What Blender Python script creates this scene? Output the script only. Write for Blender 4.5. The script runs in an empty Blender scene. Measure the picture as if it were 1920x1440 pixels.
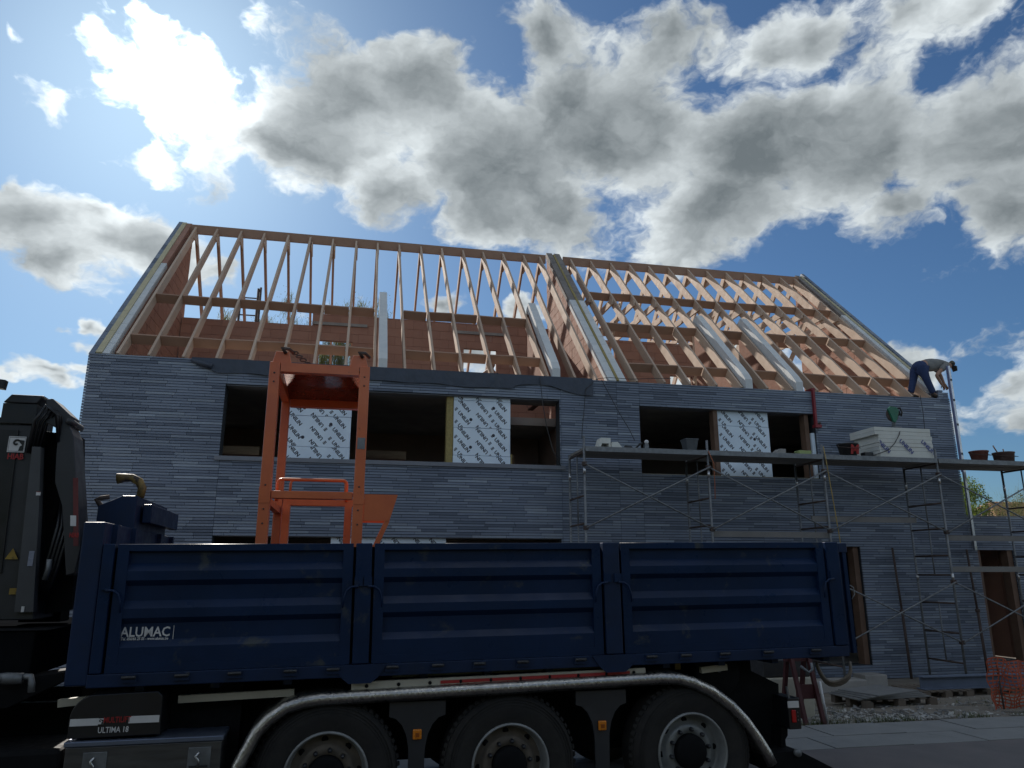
import bpy, bmesh, math, random
from mathutils import Vector, Matrix, Euler
random.seed(7)
R = math.radians
scene = bpy.context.scene
COL = scene.collection

# ------------------------------------------------------------------ camera
CAM_H, CAM_F, CAM_PITCH, CAM_YAW = 1.9, 1400.0, 14.2, 11.8      # metres, pixels of a 1920 wide frame, degrees
cam_data = bpy.data.cameras.new('camera')
cam_data.sensor_width = 36.0
cam_data.lens = 36.0 * CAM_F / 1920.0
cam_data.clip_end = 6000
cam = bpy.data.objects.new('camera', cam_data)
COL.objects.link(cam)
cam.location = (0, 0, CAM_H)
cam.rotation_euler = (R(90 + CAM_PITCH), 0, R(-CAM_YAW))
scene.camera = cam

def ray(px, py):                                 # photograph pixel -> direction in the world
    u, v = (px - 960) / CAM_F, -(py - 720) / CAM_F
    p, a = R(CAM_PITCH), R(CAM_YAW)
    f, z = math.cos(p) - v * math.sin(p), math.sin(p) + v * math.cos(p)
    return Vector((u * math.cos(a) + f * math.sin(a), -u * math.sin(a) + f * math.cos(a), z))

def on_y(px, py, Y):                             # the point of that direction on the plane at depth Y
    d = ray(px, py)
    return Vector((0, 0, CAM_H)) + d * (Y / d.y)

# ------------------------------------------------------------------ light and sky
SUN_DIR = ray(300, 110).normalized()
SUN_EL = math.asin(SUN_DIR.z)
SUN_AZ = math.atan2(SUN_DIR.x, SUN_DIR.y)
sun_data = bpy.data.lights.new('sun', 'SUN')
sun_data.energy = 5.0
sun_data.angle = R(0.5)
sun_data.color = (1.0, 0.93, 0.84)
sun = bpy.data.objects.new('sun', sun_data)
COL.objects.link(sun)
sun.rotation_euler = SUN_DIR.to_track_quat('Z', 'Y').to_euler()
sun.location = (-20, 60, 50)

scene.view_settings.view_transform = 'Standard'
scene.view_settings.look = 'None'
scene.view_settings.gamma = 1
scene.view_settings.exposure = 0.0
scene.view_settings.use_curve_mapping = False
scene.cycles.max_bounces = 8
scene.cycles.use_denoising = True
scene.cycles.sample_clamp_indirect = 6.0

class Nodes:                                     # short hand for building node trees
    def __init__(s, tree):
        s.t = tree
    def n(s, kind, **kw):
        o = s.t.nodes.new(kind)
        for k, v in kw.items():
            setattr(o, k, v)
        return o
    def link(s, a, b):
        s.t.links.new(a, b)
    def put(s, sock, v):
        if isinstance(v, bpy.types.NodeSocket):
            s.link(v, sock)
        else:
            sock.default_value = v
    def math(s, op, a, b=None, clamp=False):
        o = s.n('ShaderNodeMath', operation=op, use_clamp=clamp)
        s.put(o.inputs[0], a)
        if b is not None:
            s.put(o.inputs[1], b)
        return o.outputs[0]
    def vmath(s, op, a, b=None, scale=None):
        o = s.n('ShaderNodeVectorMath', operation=op)
        s.put(o.inputs[0], a)
        if b is not None:
            s.put(o.inputs[1], b)
        if scale is not None:
            s.put(o.inputs[3], scale)
        return o.outputs['Value'] if op in ('DOT_PRODUCT', 'LENGTH', 'DISTANCE') else o.outputs[0]
    def maprange(s, v, a, b, c=0.0, d=1.0, smooth=False):
        o = s.n('ShaderNodeMapRange', clamp=True)
        o.interpolation_type = 'SMOOTHSTEP' if smooth else 'LINEAR'
        for i, x in enumerate((v, a, b, c, d)):
            s.put(o.inputs[i], x)
        return o.outputs[0]
    def noise(s, vec, scale, detail=6, rough=0.55, dist=0.0, out='Fac'):
        o = s.n('ShaderNodeTexNoise')
        if vec is not None:
            s.link(vec, o.inputs['Vector'])
        o.inputs['Scale'].default_value = scale
        o.inputs['Detail'].default_value = detail
        o.inputs['Roughness'].default_value = rough
        o.inputs['Distortion'].default_value = dist
        return o.outputs[out]
    def mix(s, f, a, b, kind='MIX'):
        o = s.n('ShaderNodeMix', data_type='RGBA', blend_type=kind)
        s.put(o.inputs[0], f)
        s.put(o.inputs[6], a)
        s.put(o.inputs[7], b)
        return o.outputs[2]

# clouds as seen from the site: (pixel x, pixel y, half width, half height, tilt in degrees, weight)
CLOUDS = [(270, 120, 110, 90, 25, 1.0), (380, 180, 120, 100, 10, 1.1), (420, 275, 75, 45, 35, .9), (330, 318, 100, 48, 25, 1.0), (230, 20, 60, 30, 0, .7),
          (182, 272, 48, 28, 10, .9), (75, 162, 52, 30, -15, .9), (40, 65, 45, 20, 10, .7),
          (640, 190, 210, 130, 15, 1.1), (800, 150, 150, 110, 0, 1.0), (760, 290, 250, 110, 10, 1.25), (830, 380, 150, 75, 10, 1.0), (950, 290, 150, 120, -20, 1.2), (560, 70, 90, 40, 10, .7),
          (1080, 180, 160, 130, 0, 1.1), (1180, 240, 160, 130, -35, 1.25), (1060, 390, 150, 90, 0, 1.05), (1240, 80, 260, 70, 5, 1.0), (1420, 60, 160, 80, 0, .95),
          (1600, 70, 130, 60, -20, .9), (1720, 60, 130, 50, -25, .9), (1620, 180, 60, 60, -40, .7),
          (1420, 300, 190, 120, -15, 1.25), (1580, 270, 210, 115, -25, 1.35), (1330, 400, 150, 80, -10, 1.05), (1540, 400, 190, 75, 0, 1.1), (1730, 330, 120, 110, -30, 1.0),
          (1890, 250, 80, 160, 20, 1.05), (1870, 420, 130, 90, 0, 1.15), (1960, 380, 120, 160, 0, 1.1),
          (70, 350, 110, 40, 20, .9), (160, 425, 175, 85, 15, .95), (40, 485, 120, 60, 0, .9), (250, 460, 90, 45, 25, .95), (-60, 400, 120, 100, 0, .9),
          (120, 606, 42, 18, 0, .8), (90, 697, 50, 20, 0, .8), (160, 650, 48, 32, -30, .85), (40, 545, 40, 16, 10, .7), (130, 735, 40, 18, 0, .8), (30, 720, 50, 18, 0, .7), (-10, 790, 60, 30, 0, .9),
          (1850, 705, 170, 60, 5, 1.05), (1740, 670, 90, 28, 0, .85), (1900, 800, 150, 70, 0, 1.1), (1960, 640, 90, 40, 0, .9),
          (400, 500, 60, 40, 60, .75), (480, 600, 90, 30, 0, .85), (840, 575, 170, 40, 5, .95), (700, 570, 60, 30, 0, .8), (560, 590, 60, 30, 0, .8),
          (1250, 700, 180, 60, 0, .95), (1500, 690, 140, 45, 0, .85), (1000, 680, 160, 60, 0, .9), (650, 720, 160, 60, 0, .9)]
world = bpy.data.worlds.new('World')
scene.world = world
world.use_nodes = True
world.node_tree.nodes.clear()

W = Nodes(world.node_tree)
sky = W.n('ShaderNodeTexSky', sky_type='NISHITA', sun_disc=False)
sky.sun_elevation = SUN_EL
sky.sun_rotation = SUN_AZ
sky.air_density = 1.0
sky.dust_density = 0.75
sky.ozone_density = 2.5
direction = W.n('ShaderNodeTexCoord').outputs['Generated']
STRETCH = Vector((1.0, 1.0, 1.5))                # clouds are wider than they are tall
flat = W.vmath('MULTIPLY', direction, tuple(STRETCH))
wob = W.vmath('SUBTRACT', W.noise(flat, 5.0, 5, .62, out='Color'), (.5, .5, .5))
d = W.vmath('ADD', flat, W.vmath('SCALE', wob, scale=.17))
body = None
for (px, py, hw, hh, tilt, wt) in CLOUDS:
    small = hw <= 130 and wt <= 1.0 and not (250 < py < 300 and px > 500)
    wt = min(wt, .74) if small else wt           # each cloud bank: one to three overlapping rounds along its long axis
    n = 1 if hw < hh * 1.9 else 2 if hw < hh * 3 else 3
    r_px = max(hh * 1.25, hw / n * .8)
    for i in range(n):
        o = (i - (n - 1) / 2) * (hw - r_px * .55) * 2 / max(n - 1, 1) if n > 1 else 0
        c = ray(px + o * math.cos(R(tilt)), py + o * math.sin(R(tilt)))
        rr = r_px / CAM_F / c.length * (1.62 if small else 1.46 if wt > 1 else 1.34)
        c = c.normalized() * STRETCH
        q = W.n('ShaderNodeMath', operation='MULTIPLY_ADD')
        W.link(W.vmath('DISTANCE', d, tuple(c)), q.inputs[0])
        q.inputs[1].default_value = -wt / rr
        q.inputs[2].default_value = wt
        if body is None:
            body = q.outputs[0]
        else:
            m = W.n('ShaderNodeMath', operation='SMOOTH_MAX')
            W.link(body, m.inputs[0])
            W.link(q.outputs[0], m.inputs[1])
            m.inputs[2].default_value = .5
            body = m.outputs[0]
# the rest of the sky carries the same kind of broken cloud
view = W.vmath('DOT_PRODUCT', direction, tuple(ray(960, 640).normalized()))
outside = W.maprange(view, .80, .68)
wide = W.maprange(W.noise(d, 2.4, 2, .5), .44, .62, -.4, 1.0)
body = W.math('MAXIMUM', body, W.math('ADD', wide, W.math('MULTIPLY', W.math('SUBTRACT', outside, 1.0), 3.0)))
body = W.math('MAXIMUM', body, -.5)
def billow(vec):
    big = W.noise(vec, 8.0, 8, .57)
    return W.math('MULTIPLY', W.math('SUBTRACT', big, .5), 2.25)
bump0 = billow(d)
bump1 = billow(W.vmath('ADD', d, tuple(Vector((SUN_DIR.x, SUN_DIR.y, SUN_DIR.z)) * .03)))
dn = W.math('ADD', W.math('ADD', body, bump0), -.255)
alpha = W.maprange(dn, -.03, .34, smooth=True)
cosv = W.math('MAXIMUM', W.vmath('DOT_PRODUCT', direction, tuple(SUN_DIR)), 0.0)
core = W.maprange(W.math('ADD', body, W.math('MULTIPLY', bump0, .38)), .30, .98, smooth=True)
relief = W.maprange(W.math('SUBTRACT', bump1, bump0), -.36, .36, 1.42, .60)
# clouds near the sun are seen from their shaded side, those away from it from their lit side
away = W.maprange(W.vmath('DOT_PRODUCT', direction, tuple(SUN_DIR)), .62, .05, smooth=True)
phase = W.math('ADD', 1.0, W.math('ADD', W.math('MULTIPLY', W.math('POWER', cosv, 30.0), .35), W.math('MULTIPLY', W.math('POWER', cosv, 240.0), 5.0)))
lit = W.math('MULTIPLY', W.math('MULTIPLY', W.math('ADD', W.maprange(W.math('MULTIPLY', core, W.maprange(away, 0.0, 1.0, 1.0, .2)), 0.0, 1.0, 11.2, 4.0), W.math('MULTIPLY', away, 4.0)), relief), phase)
cloud_col = W.vmath('ADD', W.vmath('SCALE', (.93, .985, 1.0), scale=lit), (.4, .75, 1.0))
sky_col = W.vmath('MULTIPLY', sky.outputs[0], (.66, .96, 1.22))
both = W.mix(alpha, sky_col, cloud_col)
bg = W.n('ShaderNodeBackground')
W.link(both, bg.inputs[0])
bg.inputs[1].default_value = 0.06
W.link(bg.outputs[0], W.n('ShaderNodeOutputWorld').inputs[0])
world.cycles.sampling_method = 'MANUAL'
world.cycles.sample_map_resolution = 512

# ------------------------------------------------------------------ helpers
WM = {}                                          # world matrix of everything that may become a parent

def tag(o, label=None, cat=None, group=None, kind=None):
    for k, v in (('label', label), ('category', cat), ('group', group), ('kind', kind)):
        if v:
            o[k] = v
    return o

def adopt(o, parent, basis):
    WM[o.name] = basis
    if parent is not None:
        o.parent = parent
        o.matrix_parent_inverse = WM[parent.name].inverted()
    o.matrix_basis = basis

def thing(name, label, cat, loc=(0, 0, 0), group=None, rotz=0.0):
    o = bpy.data.objects.new(name, None)
    COL.objects.link(o)
    o.empty_display_size = .2
    adopt(o, None, Matrix.Translation(loc) @ Matrix.Rotation(rotz, 4, 'Z'))
    return tag(o, label, cat, group)

def piece(name, mesh, parent, basis, mat=None):  # an object that shares its mesh with its like
    o = bpy.data.objects.new(name, mesh)
    COL.objects.link(o)
    adopt(o, parent, basis)
    return o

class MB:                                        # collects shapes; build() links them as one mesh object
    def __init__(s, T=None):
        s.v, s.f, s.m, s.sm, s.T, s.mi, s.smooth = [], [], [], [], T, 0, False
    def add(s, verts, faces, smooth=None):
        o = len(s.v)
        s.v += [Vector(p) for p in verts]
        for f in faces:
            s.f.append([i + o for i in f])
            s.m.append(s.mi)
            s.sm.append(s.smooth if smooth is None else smooth)
        return s
    def box(s, x0, x1, y0, y1, z0, z1):
        return s.add([(x, y, z) for z in (z0, z1) for y in (y0, y1) for x in (x0, x1)],
                     [(0, 2, 3, 1), (4, 5, 7, 6), (0, 1, 5, 4), (2, 6, 7, 3), (0, 4, 6, 2), (1, 3, 7, 5)])
    def bar(s, a, b, w, h, up=(0, 0, 1), bev=0.0):  # a straight bar from a to b, w across, h along up
        a, b, up = Vector(a), Vector(b), Vector(up)
        d = (b - a).normalized()
        x = d.cross(up)
        x = x.normalized() if x.length > 1e-5 else Vector((1, 0, 0))
        u = x.cross(d).normalized()
        if bev:
            pr = [(-w / 2, -h / 2 + bev), (-w / 2 + bev, -h / 2), (w / 2 - bev, -h / 2), (w / 2, -h / 2 + bev), (w / 2, h / 2 - bev), (w / 2 - bev, h / 2), (-w / 2 + bev, h / 2), (-w / 2, h / 2 - bev)]
        else:
            pr = [(-w / 2, -h / 2), (w / 2, -h / 2), (w / 2, h / 2), (-w / 2, h / 2)]
        n = len(pr)
        vs = [e + x * p + u * q for e in (a, b) for p, q in pr]
        fs = [(i, (i + 1) % n, n + (i + 1) % n, n + i) for i in range(n)]
        return s.add(vs, fs + [tuple(range(n))[::-1], tuple(range(n, 2 * n))])
    def prism(s, poly, axis, a, b):              # polygon of (u, v) pushed along axis from a to b
        n = len(poly)
        if axis == 'x':
            P = lambda u, v, w: (w, u, v)
        elif axis == 'y':
            P = lambda u, v, w: (u, w, v)
        else:
            P = lambda u, v, w: (u, v, w)
        vs = [P(u, v, w) for w in (a, b) for u, v in poly]
        fs = [(i, (i + 1) % n, n + (i + 1) % n, n + i) for i in range(n)]
        return s.add(vs, fs + [tuple(range(n))[::-1], tuple(range(n, 2 * n))])
    def tube(s, pts, r, n=8, caps=True, closed=False):
        pts = [Vector(p) for p in pts]
        m = len(pts)
        rs = r if isinstance(r, (list, tuple)) else [r] * m
        base, up = len(s.v), None
        vs = []
        for i, p in enumerate(pts):
            if closed:
                d = pts[(i + 1) % m] - pts[i - 1]
            else:
                d = pts[min(i + 1, m - 1)] - pts[max(i - 1, 0)]
            d.normalize()
            if up is None:
                up = Vector((0, 0, 1)) if abs(d.z) < .9 else Vector((1, 0, 0))
            x = d.cross(up).normalized()
            up = x.cross(d).normalized()
            vs += [p + (x * math.cos(t) + up * math.sin(t)) * rs[i] for t in [2 * math.pi * k / n for k in range(n)]]
        fs = []
        for i in range(m if closed else m - 1):
            j = (i + 1) % m
            fs += [(i * n + k, i * n + (k + 1) % n, j * n + (k + 1) % n, j * n + k) for k in range(n)]
        s.add(vs, fs, True)
        if caps and not closed:
            s.add([], [])
            s.f += [[base + k for k in range(n)][::-1], [base + (m - 1) * n + k for k in range(n)]]
            s.m += [s.mi] * 2
            s.sm += [False] * 2
        return s
    def lathe(s, prof, c, axis='z', n=24, smooth=True, arc=None):  # prof: (radius, height) along axis through c
        c = Vector(c)
        vs = []
        for r, h in prof:
            for k in range(n):
                t = 2 * math.pi * k / n
                a, b = r * math.cos(t), r * math.sin(t)
                vs.append(c + Vector({'z': (a, b, h), 'y': (a, h, b), 'x': (h, a, b)}[axis]))
        fs = [(i * n + k, i * n + (k + 1) % n, (i + 1) * n + (k + 1) % n, (i + 1) * n + k) for i in range(len(prof) - 1) for k in range(n)]
        return s.add(vs, fs, smooth)
    def build(s, name, mat, parent=None, bevel=0.0):
        vs = [s.T @ p for p in s.v] if s.T is not None else s.v
        lo = Vector([min(p[i] for p in vs) for i in range(3)])
        hi = Vector([max(p[i] for p in vs) for i in range(3)])
        c = (lo + hi) / 2
        if parent is None:
            c.z = lo.z
        me = bpy.data.meshes.new(name)
        me.from_pydata([p - c for p in vs], [], s.f)
        for m in (mat if isinstance(mat, (list, tuple)) else [mat]):
            me.materials.append(m)
        me.polygons.foreach_set('material_index', s.m)
        me.polygons.foreach_set('use_smooth', s.sm)
        bm = bmesh.new()
        bm.from_mesh(me)
        bmesh.ops.recalc_face_normals(bm, faces=bm.faces)
        bm.to_mesh(me)
        bm.free()
        o = piece(name, me, parent, Matrix.Translation(c))
        if bevel:
            b = o.modifiers.new('edge', 'BEVEL')
            b.width, b.segments, b.limit_method = bevel, 2, 'ANGLE'
        return o

def clip(poly, a, b):                            # keep the part of a polygon left of the line a -> b
    out = []
    side = lambda p: (b[0] - a[0]) * (p[1] - a[1]) - (b[1] - a[1]) * (p[0] - a[0])
    for i, p in enumerate(poly):
        q = poly[(i + 1) % len(poly)]
        sp, sq = side(p), side(q)
        if sp >= 0:
            out.append(p)
        if (sp >= 0) != (sq >= 0):
            t = sp / (sp - sq)
            out.append((p[0] + (q[0] - p[0]) * t, p[1] + (q[1] - p[1]) * t))
    return out

def clip_convex(poly, region):
    for i in range(len(region)):
        poly = clip(poly, region[i], region[(i + 1) % len(region)])
        if len(poly) < 3:
            return []
    return poly

def cut_out(x0, x1, z0, z1, holes):              # a rectangle with rectangular holes as a set of rectangles
    xs = sorted({x0, x1} | {min(max(v, x0), x1) for h in holes for v in h[:2]})
    out = []
    for a, b in zip(xs, xs[1:]):
        m = (a + b) / 2
        zs = sorted((max(h[2], z0), min(h[3], z1)) for h in holes if h[0] < m < h[1])
        z = z0
        for h0, h1 in zs:
            if h0 > z:
                out.append((a, b, z, h0))
            z = max(z, h1)
        if z < z1:
            out.append((a, b, z, z1))
    return out

def lettering(name, text, size, mat, parent, M4, bold=0.0, extrude=.001, condensed=1.0, region=None, shear=0.0):
    cu = bpy.data.curves.new(name, 'FONT')       # writing as a thin mesh, placed by the matrix M4 (x right, y up)
    cu.body, cu.size, cu.align_x, cu.align_y = text, size, 'CENTER', 'CENTER'
    cu.offset, cu.extrude, cu.resolution_u, cu.shear = bold, extrude, 2, shear
    tmp = bpy.data.objects.new(name, cu)
    COL.objects.link(tmp)
    dg = bpy.context.evaluated_depsgraph_get()
    me = bpy.data.meshes.new_from_object(tmp.evaluated_get(dg))
    bpy.data.objects.remove(tmp)
    bpy.data.curves.remove(cu)
    me.transform(Matrix.Diagonal((condensed, 1, 1, 1)))
    me.materials.clear()
    if mat:
        me.materials.append(mat)
    me.name = name
    if parent is None:
        me.transform(M4)
        return me
    return piece(name, me, parent, M4)

def frame(o, x, y):                              # matrix whose x and y axes are the given world directions
    x, y = Vector(x).normalized(), Vector(y).normalized()
    z = x.cross(y).normalized()
    y = z.cross(x)
    m = Matrix((x, y, z)).transposed().to_4x4()
    m.translation = Vector(o)
    return m

# ------------------------------------------------------------------ materials
def M(name, base, rough=.7, metal=0.0, var=.2, scale=5.0, bump=0.0, bscale=60.0, other=None, stain=None, stain_scale=3.0, stain_at=.58, spec=.5, coat=0.0, rnd=0.0, stretch=None, transmission=0.0):
    m = bpy.data.materials.new(name)
    m.use_nodes = True
    t = m.node_tree
    t.nodes.clear()
    N = Nodes(t)
    p = N.n('ShaderNodeBsdfPrincipled')
    N.link(p.outputs[0], N.n('ShaderNodeOutputMaterial').inputs[0])
    pos = N.n('ShaderNodeNewGeometry').outputs['Position']
    if stretch:
        pos = N.vmath('MULTIPLY', pos, stretch)
    c1 = (*base, 1)
    c2 = (*(other or [x * (1 - var) for x in base]), 1)
    f = N.maprange(N.noise(pos, scale, 5, .6), .3, .7)
    if rnd:
        r = N.n('ShaderNodeNewGeometry').outputs['Random Per Island']
        r = N.math('FRACT', N.math('ADD', r, N.math('MULTIPLY', N.n('ShaderNodeObjectInfo').outputs['Random'], 7.31)))
        f = N.math('ADD', N.math('MULTIPLY', f, 1 - rnd), N.math('MULTIPLY', r, rnd))
    c = N.mix(f, c1, c2)
    if stain:
        s = N.maprange(N.noise(pos, stain_scale, 7, .65, .4), stain_at, stain_at + .09)
        c = N.mix(s, c, (*stain, 1))
    N.put(p.inputs['Base Color'], c)
    N.put(p.inputs['Roughness'], N.maprange(N.noise(pos, scale * 2.3, 4), .3, .7, max(rough - .1, .03), min(rough + .1, 1)))
    p.inputs['Metallic'].default_value = metal
    p.inputs['Specular IOR Level'].default_value = spec
    p.inputs['Coat Weight'].default_value = coat
    p.inputs['Coat Roughness'].default_value = .15
    if bump:
        b = N.n('ShaderNodeBump')
        b.inputs['Strength'].default_value = min(bump, 1)
        b.inputs['Distance'].default_value = .01
        N.link(N.noise(pos, bscale, 5, .6), b.inputs['Height'])
        N.link(b.outputs[0], p.inputs['Normal'])
    return m

def brick_material():
    m = bpy.data.materials.new('slate_grey_brick')
    m.use_nodes = True
    t = m.node_tree
    t.nodes.clear()
    N = Nodes(t)
    p = N.n('ShaderNodeBsdfPrincipled')
    N.link(p.outputs[0], N.n('ShaderNodeOutputMaterial').inputs[0])
    g = N.n('ShaderNodeNewGeometry')
    r = N.math('FRACT', N.math('ADD', g.outputs['Random Per Island'], N.math('MULTIPLY', N.n('ShaderNodeObjectInfo').outputs['Random'], 9.17)))
    ramp = N.n('ShaderNodeValToRGB')
    e = ramp.color_ramp.elements
    e[0].position, e[0].color = 0, (.105, .13, .18, 1)
    e[1].position, e[1].color = 1, (.30, .352, .43, 1)
    for q, c in ((.18, (.16, .193, .258, 1)), (.5, (.19, .228, .30, 1)), (.75, (.213, .254, .328, 1)), (.9, (.23, .268, .325, 1))):
        x = e.new(q)
        x.color = c
    N.link(r, ramp.inputs[0])
    pos = N.vmath('MULTIPLY', g.outputs['Position'], (1, 1, 2.5))
    s = N.maprange(N.noise(pos, 9, 6, .65), .35, .7, .93, 1.05)
    big = N.maprange(N.noise(g.outputs['Position'], .5, 3), .35, .65, .9, 1.1)
    c = N.vmath('SCALE', ramp.outputs[0], scale=N.math('MULTIPLY', s, big))
    N.link(c, p.inputs['Base Color'])
    p.inputs['Roughness'].default_value = .62
    b = N.n('ShaderNodeBump')
    b.inputs['Strength'].default_value = .15
    b.inputs['Distance'].default_value = .005
    N.link(N.noise(pos, 45, 5), b.inputs['Height'])
    N.link(b.outputs[0], p.inputs['Normal'])
    return m

BRICK = brick_material()
MORTAR = M('dark_mortar', (.035, .042, .05), .95, bump=.4)
BLOCK = M('terracotta_block', (.43, .235, .17), .9, other=(.34, .178, .128), scale=3, rnd=.6, bump=.3, stain=(.42, .36, .32), stain_scale=1.2, stain_at=.64)
BLOCK_JOINT = M('block_joint', (.33, .17, .12), .95)
AAC = M('white_block', (.74, .75, .74), .9, other=(.6, .62, .63), scale=8, rnd=.5, bump=.2)
AAC_DIRTY = M('weathered_block', (.30, .27, .25), .95, other=(.17, .15, .14), scale=6, rnd=.4, bump=.6, bscale=25)
TIMBER = M('spruce_timber', (.61, .465, .355), .75, other=(.45, .32, .235), scale=2.2, rnd=.65, bump=.15, stain=(.35, .2, .11), stain_scale=9, stain_at=.68)
TIMBER_RED = M('treated_timber', (.41, .25, .175), .8, other=(.32, .19, .13), scale=2.5, rnd=.5, bump=.15)
JAMB = M('dark_stained_timber', (.19, .115, .08), .8, other=(.13, .08, .055), scale=3, bump=.2)
PUR = M('cream_foam', (.62, .55, .36), .85, var=.2, scale=6, rnd=.2)
FOIL = M('foil_face', (.78, .90, 1.0), .4, other=(.66, .76, .88), scale=2.0, bump=.25, bscale=5)
WOOL = M('mineral_wool', (.42, .33, .13), .95, other=(.28, .22, .09), scale=22, bump=1.0, bscale=40)
PRINT = M('black_print', (.03, .03, .045), .6, var=.1)
PRINT_BLUE = M('blue_print', (.06, .08, .28), .6, var=.1)
CONCRETE = M('concrete', (.36, .35, .33), .92, var=.3, scale=2, bump=.4)
DARK_ROOM = M('bare_plaster', (.34, .25, .21), .95, var=.3, scale=1)
DPC = M('navy_membrane', (.045, .06, .09), .5, var=.25, scale=8, bump=.2, bscale=12)
SILL = M('bluestone_sill', (.20, .215, .25), .6, var=.15, scale=4)
ORANGE = M('orange_paint', (.66, .165, .055), .42, other=(.55, .125, .045), scale=4, stain=(.16, .06, .04), stain_scale=9, stain_at=.66, coat=.2)
BLUE = M('navy_paint', (.007, .025, .078), .36, other=(.006, .019, .055), scale=2.2, stain=(.05, .06, .07), stain_scale=3.6, stain_at=.60, coat=.0, spec=.24, bump=.6, bscale=3)
BLUE_WORN = M('worn_navy_paint', (.009, .026, .078), .45, other=(.010, .022, .055), scale=5, stain=(.09, .09, .09), stain_scale=7, stain_at=.66, spec=.28)
BLACK = M('black_paint', (.012, .013, .016), .4, var=.3, scale=6, coat=.2)
GUN = M('graphite_paint', (.035, .038, .045), .45, var=.25, scale=4, coat=.15)
CHASSIS = M('chassis_black', (.010, .011, .013), .7, var=.3, scale=9, spec=.12)
RUBBER = M('tyre_rubber', (.018, .018, .019), .85, other=(.03, .028, .026), scale=5, bump=.3, bscale=40)
RIM = M('rim_grey', (.36, .38, .39), .45, metal=.3, other=(.24, .25, .25), scale=8)
RIM_BROWN = M('dusty_rim', (.22, .185, .15), .7, metal=.1, other=(.14, .12, .10), scale=10)
ALU = M('aluminium', (.62, .63, .65), .34, metal=1.0, var=.2, scale=7)
STEEL = M('galvanised_steel', (.25, .265, .28), .55, metal=.6, other=(.15, .16, .17), scale=9, stain=(.16, .11, .08), stain_scale=5, stain_at=.68)
STEEL_DARK = M('rusty_steel', (.12, .085, .075), .75, metal=.3, other=(.07, .055, .05), scale=8)
PLANK = M('weathered_plank', (.24, .23, .215), .9, other=(.16, .155, .15), scale=3, rnd=.5, bump=.4)
CREAM = M('cream_paint', (.52, .49, .40), .6, var=.2, scale=6)
WHITE = M('white_marking', (.72, .72, .72), .6, var=.12, scale=10)
RED = M('red_marking', (.42, .03, .03), .5, var=.15, scale=10)
YELLOW = M('yellow_paint', (.40, .27, .04), .5, other=(.20, .13, .03), scale=10, stain=(.03, .025, .02), stain_scale=14, stain_at=.6)
HOOK = M('worn_hook', (.30, .21, .05), .55, other=(.10, .06, .03), scale=12, stain=(.03, .022, .018), stain_scale=10, stain_at=.50)
AMBER = M('amber_lens', (.75, .24, .02), .25, var=.1, scale=10)
AMBER_DARK = M('amber_reflector', (.35, .09, .01), .3)
RED_LENS = M('red_lens', (.45, .012, .012), .2, var=.1)

# ------------------------------------------------------------------ ground
def ground_z(y):
    return -.28 * min(max((y - 9.4) / 4.5, 0), 1) - (.012 if y > 9.2 else 0)

def sheet(name, x0, x1, ys, z_of, mat, nx=1):
    b = MB()
    xs = [x0 + (x1 - x0) * i / nx for i in range(nx + 1)]
    vs = [(x, y, z_of(x, y)) for y in ys for x in xs]
    w = nx + 1
    b.add(vs, [(j * w + i, j * w + i + 1, (j + 1) * w + i + 1, (j + 1) * w + i) for j in range(len(ys) - 1) for i in range(nx)])
    o = b.build(name, mat)
    return tag(o, kind='structure')

ASPHALT = M('asphalt', (.085, .07, .068), .9, other=(.06, .052, .052), scale=1.3, bump=.7, bscale=120)
SLAB = M('paving_concrete', (.26, .26, .25), .92, other=(.2, .2, .195), scale=2.5, rnd=.3, bump=.4, stain=(.12, .12, .115), stain_scale=1.6, stain_at=.62)
EARTH = M('trodden_earth', (.17, .14, .105), .97, other=(.22, .2, .17), scale=3, bump=1.0, bscale=30)
FIELD = M('meadow', (.07, .09, .035), .97, other=(.11, .10, .06), scale=.4, bump=.6)
STRIP = M('red_asphalt', (.165, .145, .14), .92, other=(.13, .12, .118), scale=1.5, bump=.6, bscale=110)

sheet('ground', -1500, 1500, [-1500, -40, 9.38, 10.5, 12, 13.9, 60, 2500], lambda x, y: ground_z(y) - .04 if y < 1000 else -.4, FIELD, 1)
sheet('dirt_yard', -30, 45, [9.30 + .35 * i for i in range(60)], lambda x, y: ground_z(y) + .03 * math.sin(x * 1.7 + y * 2.3) * math.sin(y * 1.3 - x * .6) * (y > 9.6) - (.016 if y < 9.6 else 0), EARTH, 150)
sheet('road', -300, 300, [-4, 8.12], lambda x, y: .0, ASPHALT, 4)
sheet('cycle_strip', -300, 300, [6.9, 8.121], lambda x, y: .004, STRIP, 4)
pave = sheet('pavement', -300, 300, [8.12, 9.38], lambda x, y: -.006, SLAB, 4)
for row, (y0, y1) in enumerate(((8.14, 8.70), (8.715, 9.34))):
    for k in range(18):                          # concrete slabs of the pavement
        w = .995
        x0 = 3.4 + k * 1.0 + row * .37
        b = MB().box(x0, x0 + w - .012, y0, y1, -.02, .006 + random.uniform(-.004, .004))
        b.build('paving_slab', SLAB, pave)

# ------------------------------------------------------------------ the house
Y0, X0, X1, EAVE = 15.0, -5.1, 13.9, 5.96
BASE = -.30
YR, ZR = 20.1, 11.1
SL = (ZR - EAVE) / (YR - Y0)
house = thing('house', 'unfinished semi-detached house of long grey bricks with open timber roof frame', 'house', (4.4, 15.0, BASE))
W1 = (-2.58, 4.17, 4.07, 5.48)
W2 = (5.97, 10.22, 3.95, 5.45)
G1 = (-2.55, 4.17, .0, 2.58)
G2 = (9.0, 11.02, .0, 2.475)
HOLES = [W1, W2, G1, G2]

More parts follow.
